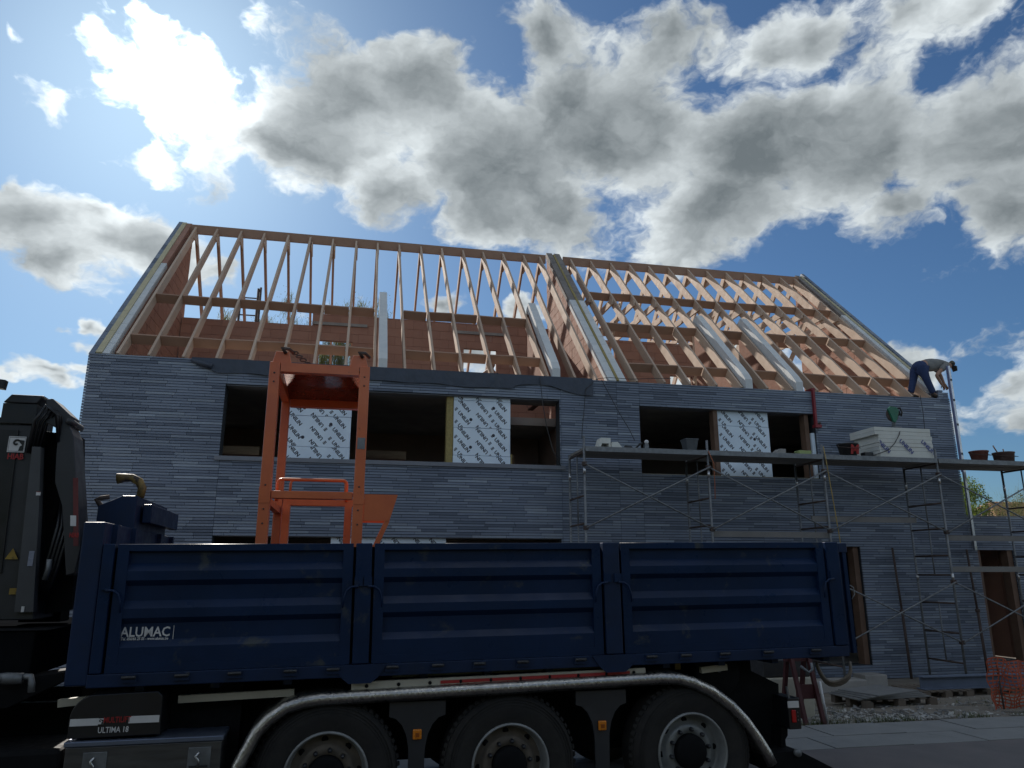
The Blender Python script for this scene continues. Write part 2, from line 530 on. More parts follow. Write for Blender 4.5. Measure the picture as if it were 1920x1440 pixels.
wall = MB()
for a, b_, c, d in cut_out(X0 + .03, X1 - .03, BASE, EAVE - .02, HOLES):
    wall.box(a, b_, Y0 + .028, Y0 + .34, c, d)
front = wall.build('facade_wall', MORTAR, house)

def lay_courses(x0, x1, z0, z1, holes, joints, seed, ch=.055, lmin=.48, lmax=.86):
    rnd = random.Random(seed)
    z, row, out = z0, 0, []
    while z < z1 - .01:
        zt = min(z + ch - .011, z1)
        xs = [x0, x1] + [v for v in joints if x0 < v < x1]
        for h in holes:
            if h[2] < z + ch * .5 < h[3]:
                xs += [max(h[0], x0), min(h[1], x1)]
        xs = sorted(set(xs))
        for a, b_ in zip(xs, xs[1:]):
            m = (a + b_) / 2
            if any(h[0] < m < h[1] and h[2] < z + ch * .5 < h[3] for h in holes):
                continue
            x = a
            first = True
            while x < b_ - .02:
                L = rnd.uniform(lmin, lmax) * (rnd.uniform(.35, .9) if first else 1)
                first = False
                e = x + L
                if b_ - e < .16:
                    e = b_
                out.append((x, e - .006, z, zt))
                x = e
        z += ch
        row += 1
    return out

UNIT = MB().box(-.5, .5, -.5, .5, -.5, .5)
def unit_mesh(name, mat):
    o = UNIT.build(name, mat)
    me = o.data
    me.transform(Matrix.Translation((0, 0, -.5)))
    bpy.data.objects.remove(o)
    return me
BRICK_ME = unit_mesh('brick', BRICK)

def brick_wall(part, courses, y0, y1, n_single, visible):
    # the ones that show largest are objects of their own, the rest one mesh
    courses = sorted(courses, key=lambda c: -((c[1] - c[0]) * visible((c[0] + c[1]) / 2, c[2])))
    rnd = random.Random(3)
    for (a, b_, c, d) in courses[:n_single]:
        o = rnd.uniform(0, .005)
        piece('brick', BRICK_ME, part, Matrix.Translation(((a + b_) / 2, (y0 + y1) / 2 - o, (c + d) / 2)) @ Matrix.Diagonal((b_ - a, y1 - y0, d - c, 1)))
    rest = MB()
    for (a, b_, c, d) in courses[n_single:]:
        o = rnd.uniform(0, .005)
        rest.box(a, b_, y0 - o, y1 - o, c, d)
    if rest.v:
        tag(rest.build('brick_courses', BRICK, part), kind='stuff')

def seen(x, z):
    if z < 2.7 and x < 10.9:
        return .01
    if 4.2 < x and z < 4.1:
        return .4
    return 1.0 / (math.hypot(x, 15) ** 2) * 225
co = lay_courses(X0, X1, BASE + .02, EAVE, HOLES, (-2.56, 4.2, 5.46, 5.98, 10.26), 11)
brick_wall(front, co, Y0, Y0 + .03, 300, seen)

# window sills and heads
MB().box(-2.66, 4.27, 14.955, 15.30, 3.985, 4.068).build('sill', SILL, house, .004)
s2 = MB().box(5.99, 10.2, 15.05, 15.33, 3.86, 3.965).build('sill', CREAM, house)
for h in (W1, W2, G1, G2):
    MB().box(h[0] - .02, h[1] + .02, 15.036, 15.32, h[3] - .012, h[3] + .05).build('lintel', SILL, house)

# floors, inner and rear walls keep the rooms dark as they are
slab = MB()
for a, b_, c, d in cut_out(-4.9, 13.7, 15.34, 25.0, [(3.1, 4.95, 16.0, 18.3)]):
    slab.box(a, b_, c, d, 5.56, 5.76)
slab.build('attic_floor', CONCRETE, house)
MB().box(-4.9, 13.7, 15.34, 25.0, 2.72, 2.92).build('upper_floor', CONCRETE, house)
MB().box(-4.9, 13.7, 15.34, 25.0, -.25, -.03).build('ground_floor', CONCRETE, house)
rear = MB()
for a, b_, c, d in cut_out(X0, X1, BASE, 5.85, [(-3.8, -1.2, 3.3, 5.3), (1.4, 3.9, 3.3, 5.3), (6.2, 8.6, 3.3, 5.3), (1.6, 3.8, .0, 2.4), (7.2, 9.4, .0, 2.4), (10.5, 12.2, 3.7, 5.2)]):
    rear.box(a, b_, 25.02, 25.34, c, d)
rear.build('rear_wall', BLOCK, house)
for n, (a, b_) in (('gable_wall', (X0 + .02, X0 + .42)), ('party_wall_base', (5.0, 5.6)), ('gable_wall', (X1 - .42, X1 - .02))):
    MB().box(a, b_, 15.345, 25.015, BASE, 5.55).build(n, DARK_ROOM if 'party' in n else MORTAR, house)
for xa, xb, hs in ((-4.6, 4.98, [(-3.6, -2.5, 2.9, 5.1), (.2, 1.3, 2.9, 5.1), (3.2, 4.3, 2.9, 5.1)]), (5.62, 13.4, [(6.4, 7.3, 2.9, 5.1), (10.6, 11.6, 2.9, 5.1)])):
    pw = MB()
    for a, b_, c, d in cut_out(xa, xb, 2.93, 5.55, hs):
        pw.box(a, b_, 20.2, 20.35, c, d)
    pw.build('partition_wall', DARK_ROOM, house)
MB().box(-4.6, 4.98, 19.2, 19.35, -.02, 2.71).build('partition_wall', DARK_ROOM, house)
MB().box(5.62, 13.4, 19.2, 19.35, -.02, 2.71).build('partition_wall', DARK_ROOM, house)

# insulation boards on the piers in the window openings
LOGO = None
def unilin_word(size, mirrored):
    global LOGO
    word = lettering('word', 'UNILIN', size, None, None, Matrix.Identity(4), bold=size * .034, extrude=.0006)
    return word
WORD = unilin_word(.104, False)
def add_word(bm, M4):
    tmp = WORD.copy()
    tmp.transform(M4)
    bm.from_mesh(tmp)
    bpy.data.meshes.remove(tmp)

def print_on(board, x0, x1, z0, z1, y, mat, ang, step, flip_cols=True, scale=1.0, mark=True):
    bm = bmesh.new()
    cols = max(1, round((x1 - x0) / (.40 * scale)))
    dx = (x1 - x0) / cols
    for c in range(cols):
        z = z1 - step * random.Random(c + int(x0 * 10)).uniform(.2, .5)
        flip = flip_cols and c % 2 == 1
        while z > z0 - .15:
            for p in (Matrix.Identity(4),):
                m = frame((x0 + (c + .5) * dx, y, z), (math.cos(R(ang)), 0, -math.sin(R(ang))), (math.sin(R(ang)), 0, math.cos(R(ang))))
                if flip:
                    m = m @ Matrix.Rotation(math.pi, 4, 'Z')
                add_word(bm, m @ Matrix.Diagonal((scale, scale, 1, 1)))
                sx = -.245 * scale
                for q in range(3):               # the small three-bar mark before the word
                    t = MB().box(sx - .026 * scale, sx + .022 * scale, (-.034 + q * .026) * scale, (-.016 + q * .026) * scale, -.0006, .0006)
                    tm = bpy.data.meshes.new('bars')
                    tm.from_pydata([v for v in t.v], [], t.f)
                    tm.transform(m)
                    bm.from_mesh(tm)
                    bpy.data.meshes.remove(tm)
            z -= step
    for co_, no in (((x0, y, 0), (-1, 0, 0)), ((x1, y, 0), (1, 0, 0)), ((0, y, z0), (0, 0, -1)), ((0, y, z1), (0, 0, 1))):
        bmesh.ops.bisect_plane(bm, geom=bm.verts[:] + bm.edges[:] + bm.faces[:], plane_co=co_, plane_no=no, clear_outer=True)
    me = bpy.data.meshes.new('printed_lettering')
    bm.to_mesh(me)
    bm.free()
    me.materials.append(mat)
    tag(piece('printed_lettering', me, board, Matrix.Identity(4)), kind='stuff')

def foil_board(x0, x1, z0, z1, y, label=None):
    o = MB().box(x0, x1, y, y + .09, z0, z1).build('insulation_board', FOIL, house, .004)
    return o

def foil_pier(x0, x1, z0, z1, y, splits, ang):
    zs = [z0] + splits + [z1]
    for i, (a, b_) in enumerate(zip(zs, zs[1:])):
        off = .004 * (i % 2)
        o = foil_board(x0 + off, x1 - off, a + .004, b_ - .003, y + off)
        print_on(o, x0 + .02, x1 - .02, a + .008, b_ - .006, y + off - .0012, PRINT, ang, .265)
        for k in range(2):                       # plate washers of the fixings
            if b_ - a > .5:
                wx, wz = x0 + (x1 - x0) * (.3 + .4 * k), a + (b_ - a) * (.3 + .45 * k)
                MB().lathe([(.0, -.004), (.028, -.003), (.034, .0)], (wx, y + off, wz), 'y', 12).build('fixing_plate', PRINT, o)
foil_pier(-1.47, -.15, 4.07, 5.475, 15.12, [4.32, 4.94], 48)
foil_pier(1.92, 3.12, 4.07, 5.475, 15.10, [4.24, 4.82, 5.40], 48)
foil_pier(7.87, 9.12, 3.97, 5.44, 15.14, [5.1], 48)
foil_pier(-.42, 1.82, .0, 2.57, 15.12, [1.9], 48)
MB().box(1.78, 1.915, 15.13, 15.33, 4.07, 5.475).build('wool_strip', WOOL, house)
MB().box(3.125, 3.17, 15.16, 15.33, 4.07, 4.3).build('wool_strip', WOOL, house)
for x0, x1, z0, z1 in ((-1.47, -.15, 4.07, 5.475), (1.92, 3.12, 4.07, 5.475), (7.87, 9.12, 3.97, 5.44), (-.42, 1.82, 0, 2.57)):
    MB().box(x0 + .03, x1 - .03, 15.24, 15.5, z0, z1).build('pier', BLOCK, house)
for x, z0, z1 in ((7.80, 3.97, 5.44), (10.06, 3.97, 5.44)):
    MB().box(x - .05, x + .05, 15.10, 15.3, z0, z1).build('timber_jamb', JAMB, house)
MB().box(10.13, 10.21, 15.06, 15.2, 3.97, 5.0).build('jamb_board', FOIL, house)
for x in (10.9,):
    MB().box(x - .02, x + .10, 15.07, 15.28, 0, 2.46).build('timber_jamb', JAMB, house)

# ---- roof frame
def slope_pt(y, off=0.0):                        # point of the front roof plane at depth y, off below it (square to the slope)
    n = Vector((0, SL, -1)).normalized()
    return Vector((0, y, EAVE + (y - Y0) * SL)) + n * off

RAFT_L = [-4.62, -4.06, -3.44, -2.82, -2.19, -1.57, -.95, -.33, .26, .88, 1.49, 2.10, 2.72, 3.33, 3.94, 4.56, 5.05]
RAFT_R = [5.98, 6.62, 7.24, 7.87, 8.50, 9.14, 9.79, 10.42, 11.06, 11.69, 12.32, 12.95, 13.45]
upf = Vector((0, -SL, 1)).normalized()
upr = Vector((0, SL, 1)).normalized()
for i, x in enumerate(RAFT_L + RAFT_R):
    a, b_ = slope_pt(15.06, .12), slope_pt(YR - .03, .12)
    a.x = b_.x = x
    j = random.uniform(-.022, .022)
    MB().bar(a + Vector((random.uniform(-.012, .012), 0, random.uniform(-.008, .008))), b_ + Vector((j, 0, 0)), .05, .22, upf).build('rafter', TIMBER, house)
    c = Vector((x, YR + .03, b_.z))
    d = Vector((x, 25.2, a.z - .05))
    MB().bar(c, d, .055, .2, upr).build('rear_rafter', TIMBER_RED if x < 5.5 else TIMBER, house)
    # ridge gusset and collar
    MB().prism([(YR - .32, ZR - .50), (YR + .32, ZR - .50), (YR + .10, ZR - .22), (YR - .10, ZR - .22)], 'x', x + .032, x + .055).build('ridge_gusset', TIMBER, house)
    if x > 5.5 and i % 1 == 0:
        MB().bar((x - .05, YR - 2.0, 9.05), (x - .05, YR + 2.0, 9.05), .05, .18).build('collar_tie', TIMBER, house)
for a, b_ in ((-4.75, 5.22), (5.76, 13.6)):
    MB().box(a, b_, YR - .03, YR + .03, ZR - .24, ZR + .02).build('ridge_beam', TIMBER_RED, house)

def blocking(xs, y, skip=(), mat=TIMBER_RED, rear_side=False, h=.22):
    for a, b_ in zip(xs, xs[1:]):
        if any(a <= s <= b_ for s in skip):
            continue
        p = slope_pt(y, .12)
        u = upf
        if rear_side:
            p = Vector((0, 2 * YR - p.y, p.z))
            u = upr
        MB().bar((a + .032, p.y, p.z), (b_ - .032, p.y, p.z + random.uniform(-.015, .015)), .045, h, u).build('blocking_board', mat, house)
blocking(RAFT_L[:-1], 17.0, (.4, 4.2, 4.7))
blocking(RAFT_L[:-1], 15.62, (.4, 4.2))
blocking(RAFT_R, 18.4)
blocking(RAFT_R, 17.08, (8.7, 9.9))
blocking(RAFT_R, 15.62, (8.7, 9.9))
blocking(RAFT_R, 18.2, rear_side=True)
blocking(RAFT_R, 16.9, rear_side=True)
for a, b_ in ((-4.6, 5.2), (5.75, 13.4)):
    MB().box(a, b_, 15.345, 15.5, 5.77, 5.93).build('wall_plate', TIMBER, house)
    MB().box(a, b_, 24.9, 25.1, 5.86, 5.98).build('wall_plate', TIMBER, house)
for x in (6.9, 9.8, 12.6):                       # posts and struts in the loft of the right house
    MB().bar((x, YR, 5.77), (x, YR, 9.0), .07, .15, (0, 1, 0)).build('loft_post', TIMBER, house)
    MB().bar((x + .08, YR + .1, 7.4), (x + .08, YR + 1.9, 9.0), .05, .15).build('loft_strut', TIMBER, house)
    MB().bar((x - .08, YR - .1, 7.4), (x - .08, YR - 1.9, 9.0), .05, .15).build('loft_strut', TIMBER, house)
MB().box(5.75, 13.4, YR - .05, YR + .05, 8.72, 8.93).build('purlin', TIMBER_RED, house)
for z in (7.0, 7.9):
    MB().bar((8.9, 22.6, z), (12.9, 22.6, z + .02), .05, .2).build('loft_rail', TIMBER, house)

# ---- block walls standing in the roof
BLOCK_ME = unit_mesh('block', BLOCK)
AAC_ME = unit_mesh('white_block', AAC)
def block_face(part, axis, pos, out, region, holes=(), bw=.50, bh=.25, t=.03, mat=BLOCK):
    # blocks laid on one face of a wall: axis 'x' = wall across the house (u = y), axis 'y' = along it (u = x)
    u0, u1 = min(p[0] for p in region), max(p[0] for p in region)
    z0, z1 = min(p[1] for p in region), max(p[1] for p in region)
    z, row = z0, 0
    while z < z1:
        u = u0 - (bw / 2 if row % 2 else 0)
        while u < u1:
            r = (max(u, u0) + .005, min(u + bw, u1) - .005, z + .005, z + bh - .005)
            for a, b_, c, d in (cut_out(*r, [h for h in holes if h[0] < r[1] and h[1] > r[0] and h[2] < r[3] and h[3] > r[2]]) if r[1] > r[0] else []):
                poly = clip_convex([(a, c), (b_, c), (b_, d), (a, d)], region)
                if len(poly) >= 3 and max(p[0] for p in poly) - min(p[0] for p in poly) > .02:
                    j = random.uniform(0, .006)
                    lo, hi = (pos - j, pos + t) if out < 0 else (pos - t, pos + j)
                    MB().prism(poly, axis, lo, hi).build('block', mat, part)
            u += bw
        z += bh
        row += 1

def coping(part, x0, x1, ya, yb, L, mat, name='coping_block', lift=.0, th=.16):
    y = ya
    step = L / math.sqrt(1 + SL * SL)
    while y < yb - .02:
        e = min(y + step, yb)
        p, q = slope_pt(y + .003, -lift + th / 2), slope_pt(e - .003, -lift + th / 2)
        p.x = q.x = (x0 + x1) / 2
        MB().bar(p, q, x1 - x0, th, upf).build(name, mat, part)
        y = e

zl = lambda y: EAVE + (y - Y0) * SL
def gable_region(ya, yb, drop, z0=5.77):
    return [(ya, z0), (yb, z0), (yb, zl(yb) - drop), (ya, max(zl(ya) - drop, z0 + .01))]

YG = 20.38
g = MB().prism(gable_region(15.35, YG, .2), 'x', X0 + .12, -4.74).build('gable_wall', BLOCK_JOINT, house)
block_face(g, 'x', -4.735, 1, gable_region(15.36, YG, .17))
coping(g, X0 + .0, X0 + .10, 15.0, 20.25, .30, BRICK, 'edge_brick', lift=.0, th=.25)
coping(g, X0 + .11, X0 + .22, 15.02, 20.2, .9, PUR, 'edge_insulation', lift=.02, th=.2)
coping(g, X0 + .225, -4.75, 15.02, 18.2, .42, AAC, 'coping_block', lift=.0)
coping(g, X0 + .225, -4.75, 18.2, 20.2, .42, BLOCK, 'coping_block', lift=.0)

g = MB().prism(gable_region(15.35, YG, .2), 'x', 5.33, 5.68).build('party_wall', BLOCK_JOINT, house)
block_face(g, 'x', 5.325, -1, gable_region(15.36, YG, .17))
block_face(g, 'x', 5.685, 1, gable_region(15.36, YG, .17))
for xa, xb in ((5.30, 5.475), (5.535, 5.71)):
    coping(g, xa, xb, 15.02, 17.95, .42, AAC)
    coping(g, xa, xb, 17.95, 20.3, .42, AAC_DIRTY)
coping(g, 5.478, 5.532, 15.02, 20.2, .33, WOOL, 'cavity_wool', lift=.02, th=.14)

g = MB().prism(gable_region(15.9, YG, .2), 'x', 13.62, X1 - .14).build('gable_wall', BLOCK_JOINT, house)
block_face(g, 'x', 13.615, -1, gable_region(15.36, YG, .17))
coping(g, 13.60, 13.74, 15.3, 18.2, .42, AAC)
coping(g, 13.60, 13.74, 18.2, 20.25, .42, AAC_DIRTY)
coping(g, 13.745, 13.82, 15.5, 20.2, .8, PUR, 'edge_insulation', lift=.02, th=.2)
coping(g, 13.83, 13.93, 16.0, 20.3, .30, BRICK, 'edge_brick', lift=.05, th=.3)

for x, face in ((.34, BLOCK), (4.03, BLOCK), (8.57, AAC), (9.85, AAC)):       # cheek walls of the dormers to come
    up_, th = .24, .17                           # they stand a little proud of the rafters
    top = lambda y, d=0.0: zl(y) + up_ - d
    reg = [(15.04, 5.77), (17.5, 5.77), (17.5, top(17.28, .3)), (17.28, top(17.28, .3)), (15.16, top(15.16, .3)), (15.04, top(15.16, .3) - .02)]
    w_ = MB().prism(reg, 'x', x + .02, x + th - .02).build('dormer_wall', BLOCK_JOINT, house)
    for ax, sg in ((x, -1), (x + th, 1)):
        block_face(w_, 'x', ax + .012 * -sg, sg, reg, bw=.5, mat=face)
    y = 15.16
    while y < 17.27:                             # sloping edge of sawn white blocks, flush with the face
        e = min(y + .30, 17.28)
        MB().prism([(y + .003, top(y, .30)), (e - .003, top(e, .30)), (e - .003, top(e)), (y + .003, top(y))], 'x', x - .004, x + th + .004).build('edge_block', AAC, w_)
        y = e
    MB().prism([(15.03, 5.93), (15.155, 5.93), (15.155, top(15.155)), (15.03, top(15.03) - .04)], 'x', x - .004, x + th + .004).build('edge_block', AAC, w_)
    MB().prism([(17.283, top(17.283, .30)), (17.5, top(17.283, .30)), (17.5, top(17.283, .12)), (17.283, top(17.283))], 'x', x - .004, x + th + .004).build('edge_block', AAC, w_)

# the spine wall under the ridge
def spine(x0, x1, ztop, holes):
    w_ = MB()
    for a, b_, c, d in cut_out(x0, x1, 5.77, ztop, holes):
        w_.box(a, b_, YR - .02, YR + .10, c, d)
    w_ = w_.build('spine_wall', BLOCK_JOINT, house)
    block_face(w_, 'y', YR - .025, -1, [(x0, 5.77), (x1, 5.77), (x1, ztop), (x0, ztop)], holes)
    return w_
sp = spine(-4.70, -1.381, 8.45, [])
sp = spine(-1.38, 5.28, 8.80, [(-1.16, -.28, 6.9, 8.05), (2.80, 3.74, 6.9, 8.06)])
for x0, x1 in ((-1.35, .1), (2.5, 4.0)):
    MB().box(x0, x1, YR - .075, YR - .03, 8.48, 8.56).build('concrete_lintel', CONCRETE, sp)
spine(7.3, 10.1, 8.6, [(9.0, 9.7, 6.3, 7.6)])
# loose boards leaning in the loft
for k, (xa, xb, z) in enumerate(((-3.6, -1.9, 6.25), (-3.4, -2.0, 6.4), (-4.2, -4.0, 6.2))):
    MB().bar((xa, 17.5, z), (xb, 18.2, z + .1), .14, .03).build('loose_board', TIMBER, house)

# navy membrane hanging over the head of the facade
mem = MB()
xs = [-3.25 + i * .12 for i in range(69)]
rows = []
for i, x in enumerate(xs):
    low = 5.68 + .02 * math.sin(x * 1.9) + .012 * math.sin(x * 5.1)
    if x < -2.75:
        low = 5.93 - (x + 3.25) * .5
    if x > 3.2:
        low = 5.74 + .05 * math.sin((x - 3.2) * 3.4) - max(0, x - 4.0) * .13
    rip = .012 * math.sin(x * 7.3) + .008 * math.sin(x * 13.7 + 1)
    rows.append([(x, 15.06, 6.0), (x, 14.975, 5.985), (x, 14.962 + rip * .5, (5.985 + low) / 2), (x, 14.955 + rip, low)])
vs = [p for r in rows for p in r]
mem.add(vs, [(i * 4 + j, i * 4 + j + 1, i * 4 + j + 5, i * 4 + j + 4) for i in range(len(rows) - 1) for j in range(3)], False)
mo = mem.build('damp_proof_membrane', DPC, house)
sd = mo.modifiers.new('thickness', 'SOLIDIFY')
sd.thickness = .004
MB().tube([(-3.25, 14.95, 5.92), (-3.05, 14.93, 5.85), (-2.85, 14.93, 5.80)], [.03, .05, .055], 8).build('membrane_fold', DPC, house)

# ------------------------------------------------------------------ annex on the right
annex = thing('annex', 'low flat annex of grey brick with an open doorway beside the house', 'annex', (16, 15.1, BASE))
AH = [(14.1, 15.07, -.02, 2.42)]
b = MB()
for a, b_, c, d in cut_out(13.93, 19.0, BASE, 3.18, AH):
    b.box(a, b_, 15.08, 15.36, c, d)
aw = b.build('annex_wall', MORTAR, annex)
brick_wall(aw, lay_courses(13.925, 19.0, BASE + .02, 3.2, AH, (), 5), 15.05, 15.08, 60, lambda x, z: 1 if x < 15.8 else .1)
MB().box(13.93, 19.0, 15.36, 15.62, 2.9, 3.1).build('roof_edge', CONCRETE, annex)
MB().box(14.0, 15.2, 15.1, 21, -.2, -.03).build('door_step', CONCRETE, annex)
MB().box(14.105, 14.19, 15.09, 15.3, -.02, 2.42).build('door_frame', JAMB, annex)
MB().box(14.93, 15.065, 15.09, 15.3, -.02, 2.42).build('door_frame', JAMB, annex)
aw2 = MB().box(15.25, 15.45, 15.7, 18.6, -.02, 2.9).build('inner_wall', BLOCK, annex)
MB().box(13.95, 19, 18.7, 18.9, 1.0, 2.9).build('inner_wall', DARK_ROOM, annex)
MB().box(13.95, 19, 15.62, 17.2, 2.92, 3.05).build('flat_roof', CONCRETE, annex)

# ------------------------------------------------------------------ truck
TT = Matrix.Translation((2.755, 6.039, 0)) @ Matrix.Rotation(R(1.5), 4, 'Z')   # x along the truck (rear = right), y across, z up
tdir = lambda x, y, z: (TT.to_3x3() @ Vector((x, y, z)))
truck = thing('truck', 'dark hook-lift truck with folding loader crane and three wheels along its side', 'truck', TT @ Vector((-1.5, 1.2, 0)), rotz=R(1.5))
def T():
    return MB(TT)

# tread plate material for the wing and the crane step
def tread_plate():
    m = M('tread_plate', (.58, .57, .55), .34, metal=1.0, other=(.42, .41, .39), scale=14)
    N = Nodes(m.node_tree)
    p = next(n for n in m.node_tree.nodes if n.type == 'BSDF_PRINCIPLED')
    pos = N.n('ShaderNodeNewGeometry').outputs['Position']
    w1 = N.n('ShaderNodeTexWave', wave_type='BANDS', bands_direction='DIAGONAL')
    w1.inputs['Scale'].default_value = 16
    w2 = N.n('ShaderNodeTexWave', wave_type='BANDS', bands_direction='DIAGONAL')
    w2.inputs['Scale'].default_value = 16
    N.link(pos, w1.inputs[0])
    N.link(N.vmath('MULTIPLY', pos, (-1, 1, 1)), w2.inputs[0])
    ck = N.n('ShaderNodeTexChecker')
    ck.inputs['Scale'].default_value = 26
    N.link(pos, ck.inputs[0])
    h = N.math('ADD', N.math('MULTIPLY', N.maprange(w1.outputs['Fac'], .55, .8), ck.outputs['Fac']), N.math('MULTIPLY', N.maprange(w2.outputs['Fac'], .55, .8), N.math('SUBTRACT', 1.0, ck.outputs['Fac'])))
    b = N.n('ShaderNodeBump')
    b.inputs['Strength'].default_value = .3
    b.inputs['Distance'].default_value = .006
    N.link(h, b.inputs['Height'])
    N.link(b.outputs[0], p.inputs['Normal'])
    return m
TREAD = tread_plate()

# chassis
T().box(-6.4, 1.05, .75, .83, .62, .95).build('chassis_rail', CHASSIS, truck)
T().box(-6.4, 1.05, 1.62, 1.70, .62, .95).build('chassis_rail', CHASSIS, truck)
T().box(-4.3, 1.0, .80, 1.65, .97, 1.12).build('subframe', CHASSIS, truck)
for x in (-.0, -1.52, -2.865):
    T().lathe([(.0, .1), (.09, .1), (.09, 2.35), (.0, 2.35)], (x, 0, .50), 'y', 12).build('axle', CHASSIS, truck)
T().box(-3.6, .9, .60, .72, .45, 1.0).build('inner_wing_wall', CHASSIS, truck)
T().box(-4.6, -3.5, .34, .7, .3, 1.1).build('tank', CHASSIS, truck)

def wheel(x, y, far=False, rim=RIM, hz=.503):
    w = T().lathe([(.30, .05), (.40, .015), (.47, .02), (.492, .05), (.510, .085), (.515, .12), (.515, .27), (.510, .30), (.48, .335), (.30, .33)], (x, y, hz), 'y', 56)
    w = w.build('wheel', RUBBER, truck)
    for rr in (.435, .455, .475):                # raised rings on the tyre wall
        T().lathe([(rr - .004, .0195), (rr - .002, .0135), (rr + .002, .0135), (rr + .004, .0195)], (x, y, hz), 'y', 56).build('tyre_ring', RUBBER, w)
    if far:
        return w
    tr = MB(TT)
    for k in range(60):                          # shoulder blocks of the tread
        t = 2 * math.pi * k / 60
        c, s_ = math.cos(t), math.sin(t)
        a = Vector((x + .498 * c, y + .075, hz + .498 * s_))
        b = Vector((x + .518 * c, y + .105, hz + .518 * s_))
        tr.bar(a, b, .030, .03, (-s_, 0, c))
    tag(tr.build('tread_blocks', RUBBER, w), kind='stuff')
    T().lathe([(.305, .055), (.30, .035), (.288, .032), (.283, .05), (.275, .13), (.262, .16), (.20, .165)], (x, y, hz), 'y', 48).build('rim', RIM, w)
    T().lathe([(.262, .161), (.235, .150), (.205, .125), (.195, .112), (.135, .112), (.13, .13)], (x, y, hz), 'y', 48).build('wheel_disc', rim, w)
    T().lathe([(.134, .15), (.132, .07), (.115, .055), (.05, .05), (.0, .05)], (x, y, hz), 'y', 36).build('hub_cap', CHASSIS, w)
    for k in range(10):
        t = 2 * math.pi * (k + .3) / 10
        T().lathe([(.017, .115), (.017, .085), (.010, .070), (.0, .068)], (x + .166 * math.cos(t), y, hz + .166 * math.sin(t)), 'y', 8).build('wheel_nut', GUN, w)
    for k in range(8):
        t = 2 * math.pi * (k + .1) / 8
        T().lathe([(.0, .1405), (.022, .1405), (.024, .15)], (x + .232 * math.cos(t), y, hz + .232 * math.sin(t)), 'y', 12).build('vent_hole', CHASSIS, w)
    return w
for x, m in ((0, RIM), (-1.5, RIM_BROWN), (-2.86, RIM_BROWN)):
    wheel(x, .0, rim=m, hz=.503 if x == 0 else .485)
    wheel(x, 2.0, far=True)

# wing over the three wheels: rounded lip and top plate
path = [(-3.50, .42), (-3.465, .60), (-3.36, .815), (-3.28, .90), (-3.17, .972), (-3.05, 1.006), (-2.93, 1.02), (-2.0, 1.043), (-1.0, 1.066), (-.27, 1.085), (-.12, 1.078), (.01, 1.045), (.18, .97), (.34, .858), (.46, .735), (.56, .60), (.63, .49), (.675, .40)]
wing = MB(TT)
prof = [(-.055, .0), (-.03, -.028), (.0, -.036), (.028, -.02), (.038, .02), (.038, .62)]     # (outward, y)
rows = []
for i, (x, z) in enumerate(path):
    a, b = path[max(i - 1, 0)], path[min(i + 1, len(path) - 1)]
    d = Vector((b[0] - a[0], b[1] - a[1])).normalized()
    n = Vector((-d.y, d.x))
    rows.append([(x + n.x * o, y, z + n.y * o) for o, y in prof])
k = len(prof)
wing.add([p for r in rows for p in r], [(i * k + j, i * k + j + 1, (i + 1) * k + j + 1, (i + 1) * k + j) for i in range(len(rows) - 1) for j in range(k - 1)], True)
wo = wing.build('wing', TREAD, truck)
sd = wo.modifiers.new('thickness', 'SOLIDIFY')
sd.thickness = .006

# hanging brackets between the wheels, with amber side markers
for cx, zt in ((-2.215, .965), (-.765, .995)):
    poly = [(-.21, zt), (-.21, zt - .10)] + [(-.21 + .15 * math.sin(R(a)), zt - .10 - .26 * (1 - math.cos(R(a)))) for a in (20, 40, 60, 80, 90)] + [(-.05, .1), (.05, .1)] + \
           [(.21 - .15 * math.sin(R(a)), zt - .10 - .26 * (1 - math.cos(R(a)))) for a in (90, 80, 60, 40, 20)] + [(.21, zt - .10), (.21, zt)]
    br = T().prism([(cx + u, v) for u, v in poly], 'y', .05, .075).build('wing_bracket', GUN, truck)
    mk = T().box(cx - .033, cx + .033, .028, .05, .705, .775).build('side_marker', AMBER, truck, .008)
    T().box(cx - .014, cx + .014, .022, .030, .725, .752).build('reflector_core', AMBER_DARK, mk)

# light rail under the container with a red stripe and bolt holes
rl = T().bar((-2.71, .06, 1.085), (-.38, .06, 1.125), .04, .062).build('tail_rail', CREAM, truck, .006)
T().bar((-2.05, .036, 1.098), (-.52, .036, 1.124), .004, .022).build('red_stripe', RED, rl)
for k in range(10):
    T().lathe([(.0, -.004), (.012, -.003), (.014, .0)], (-2.6 + k * .235, .037, 1.088 + k * .0039), 'y', 10).build('bolt_hole', CHASSIS, rl)
T().bar((-2.4, .25, 1.135), (-.55, .25, 1.16), .1, .03).build('wear_pad', CREAM, truck)
for a, b, z in ((-3.92, -3.12, 1.02), (-4.70, -4.46, 1.02), (.18, .42, 1.105)):
    T().bar((a, .2, z), (b, .2, z + .02), .05, .05).build('body_batten', CREAM, truck)

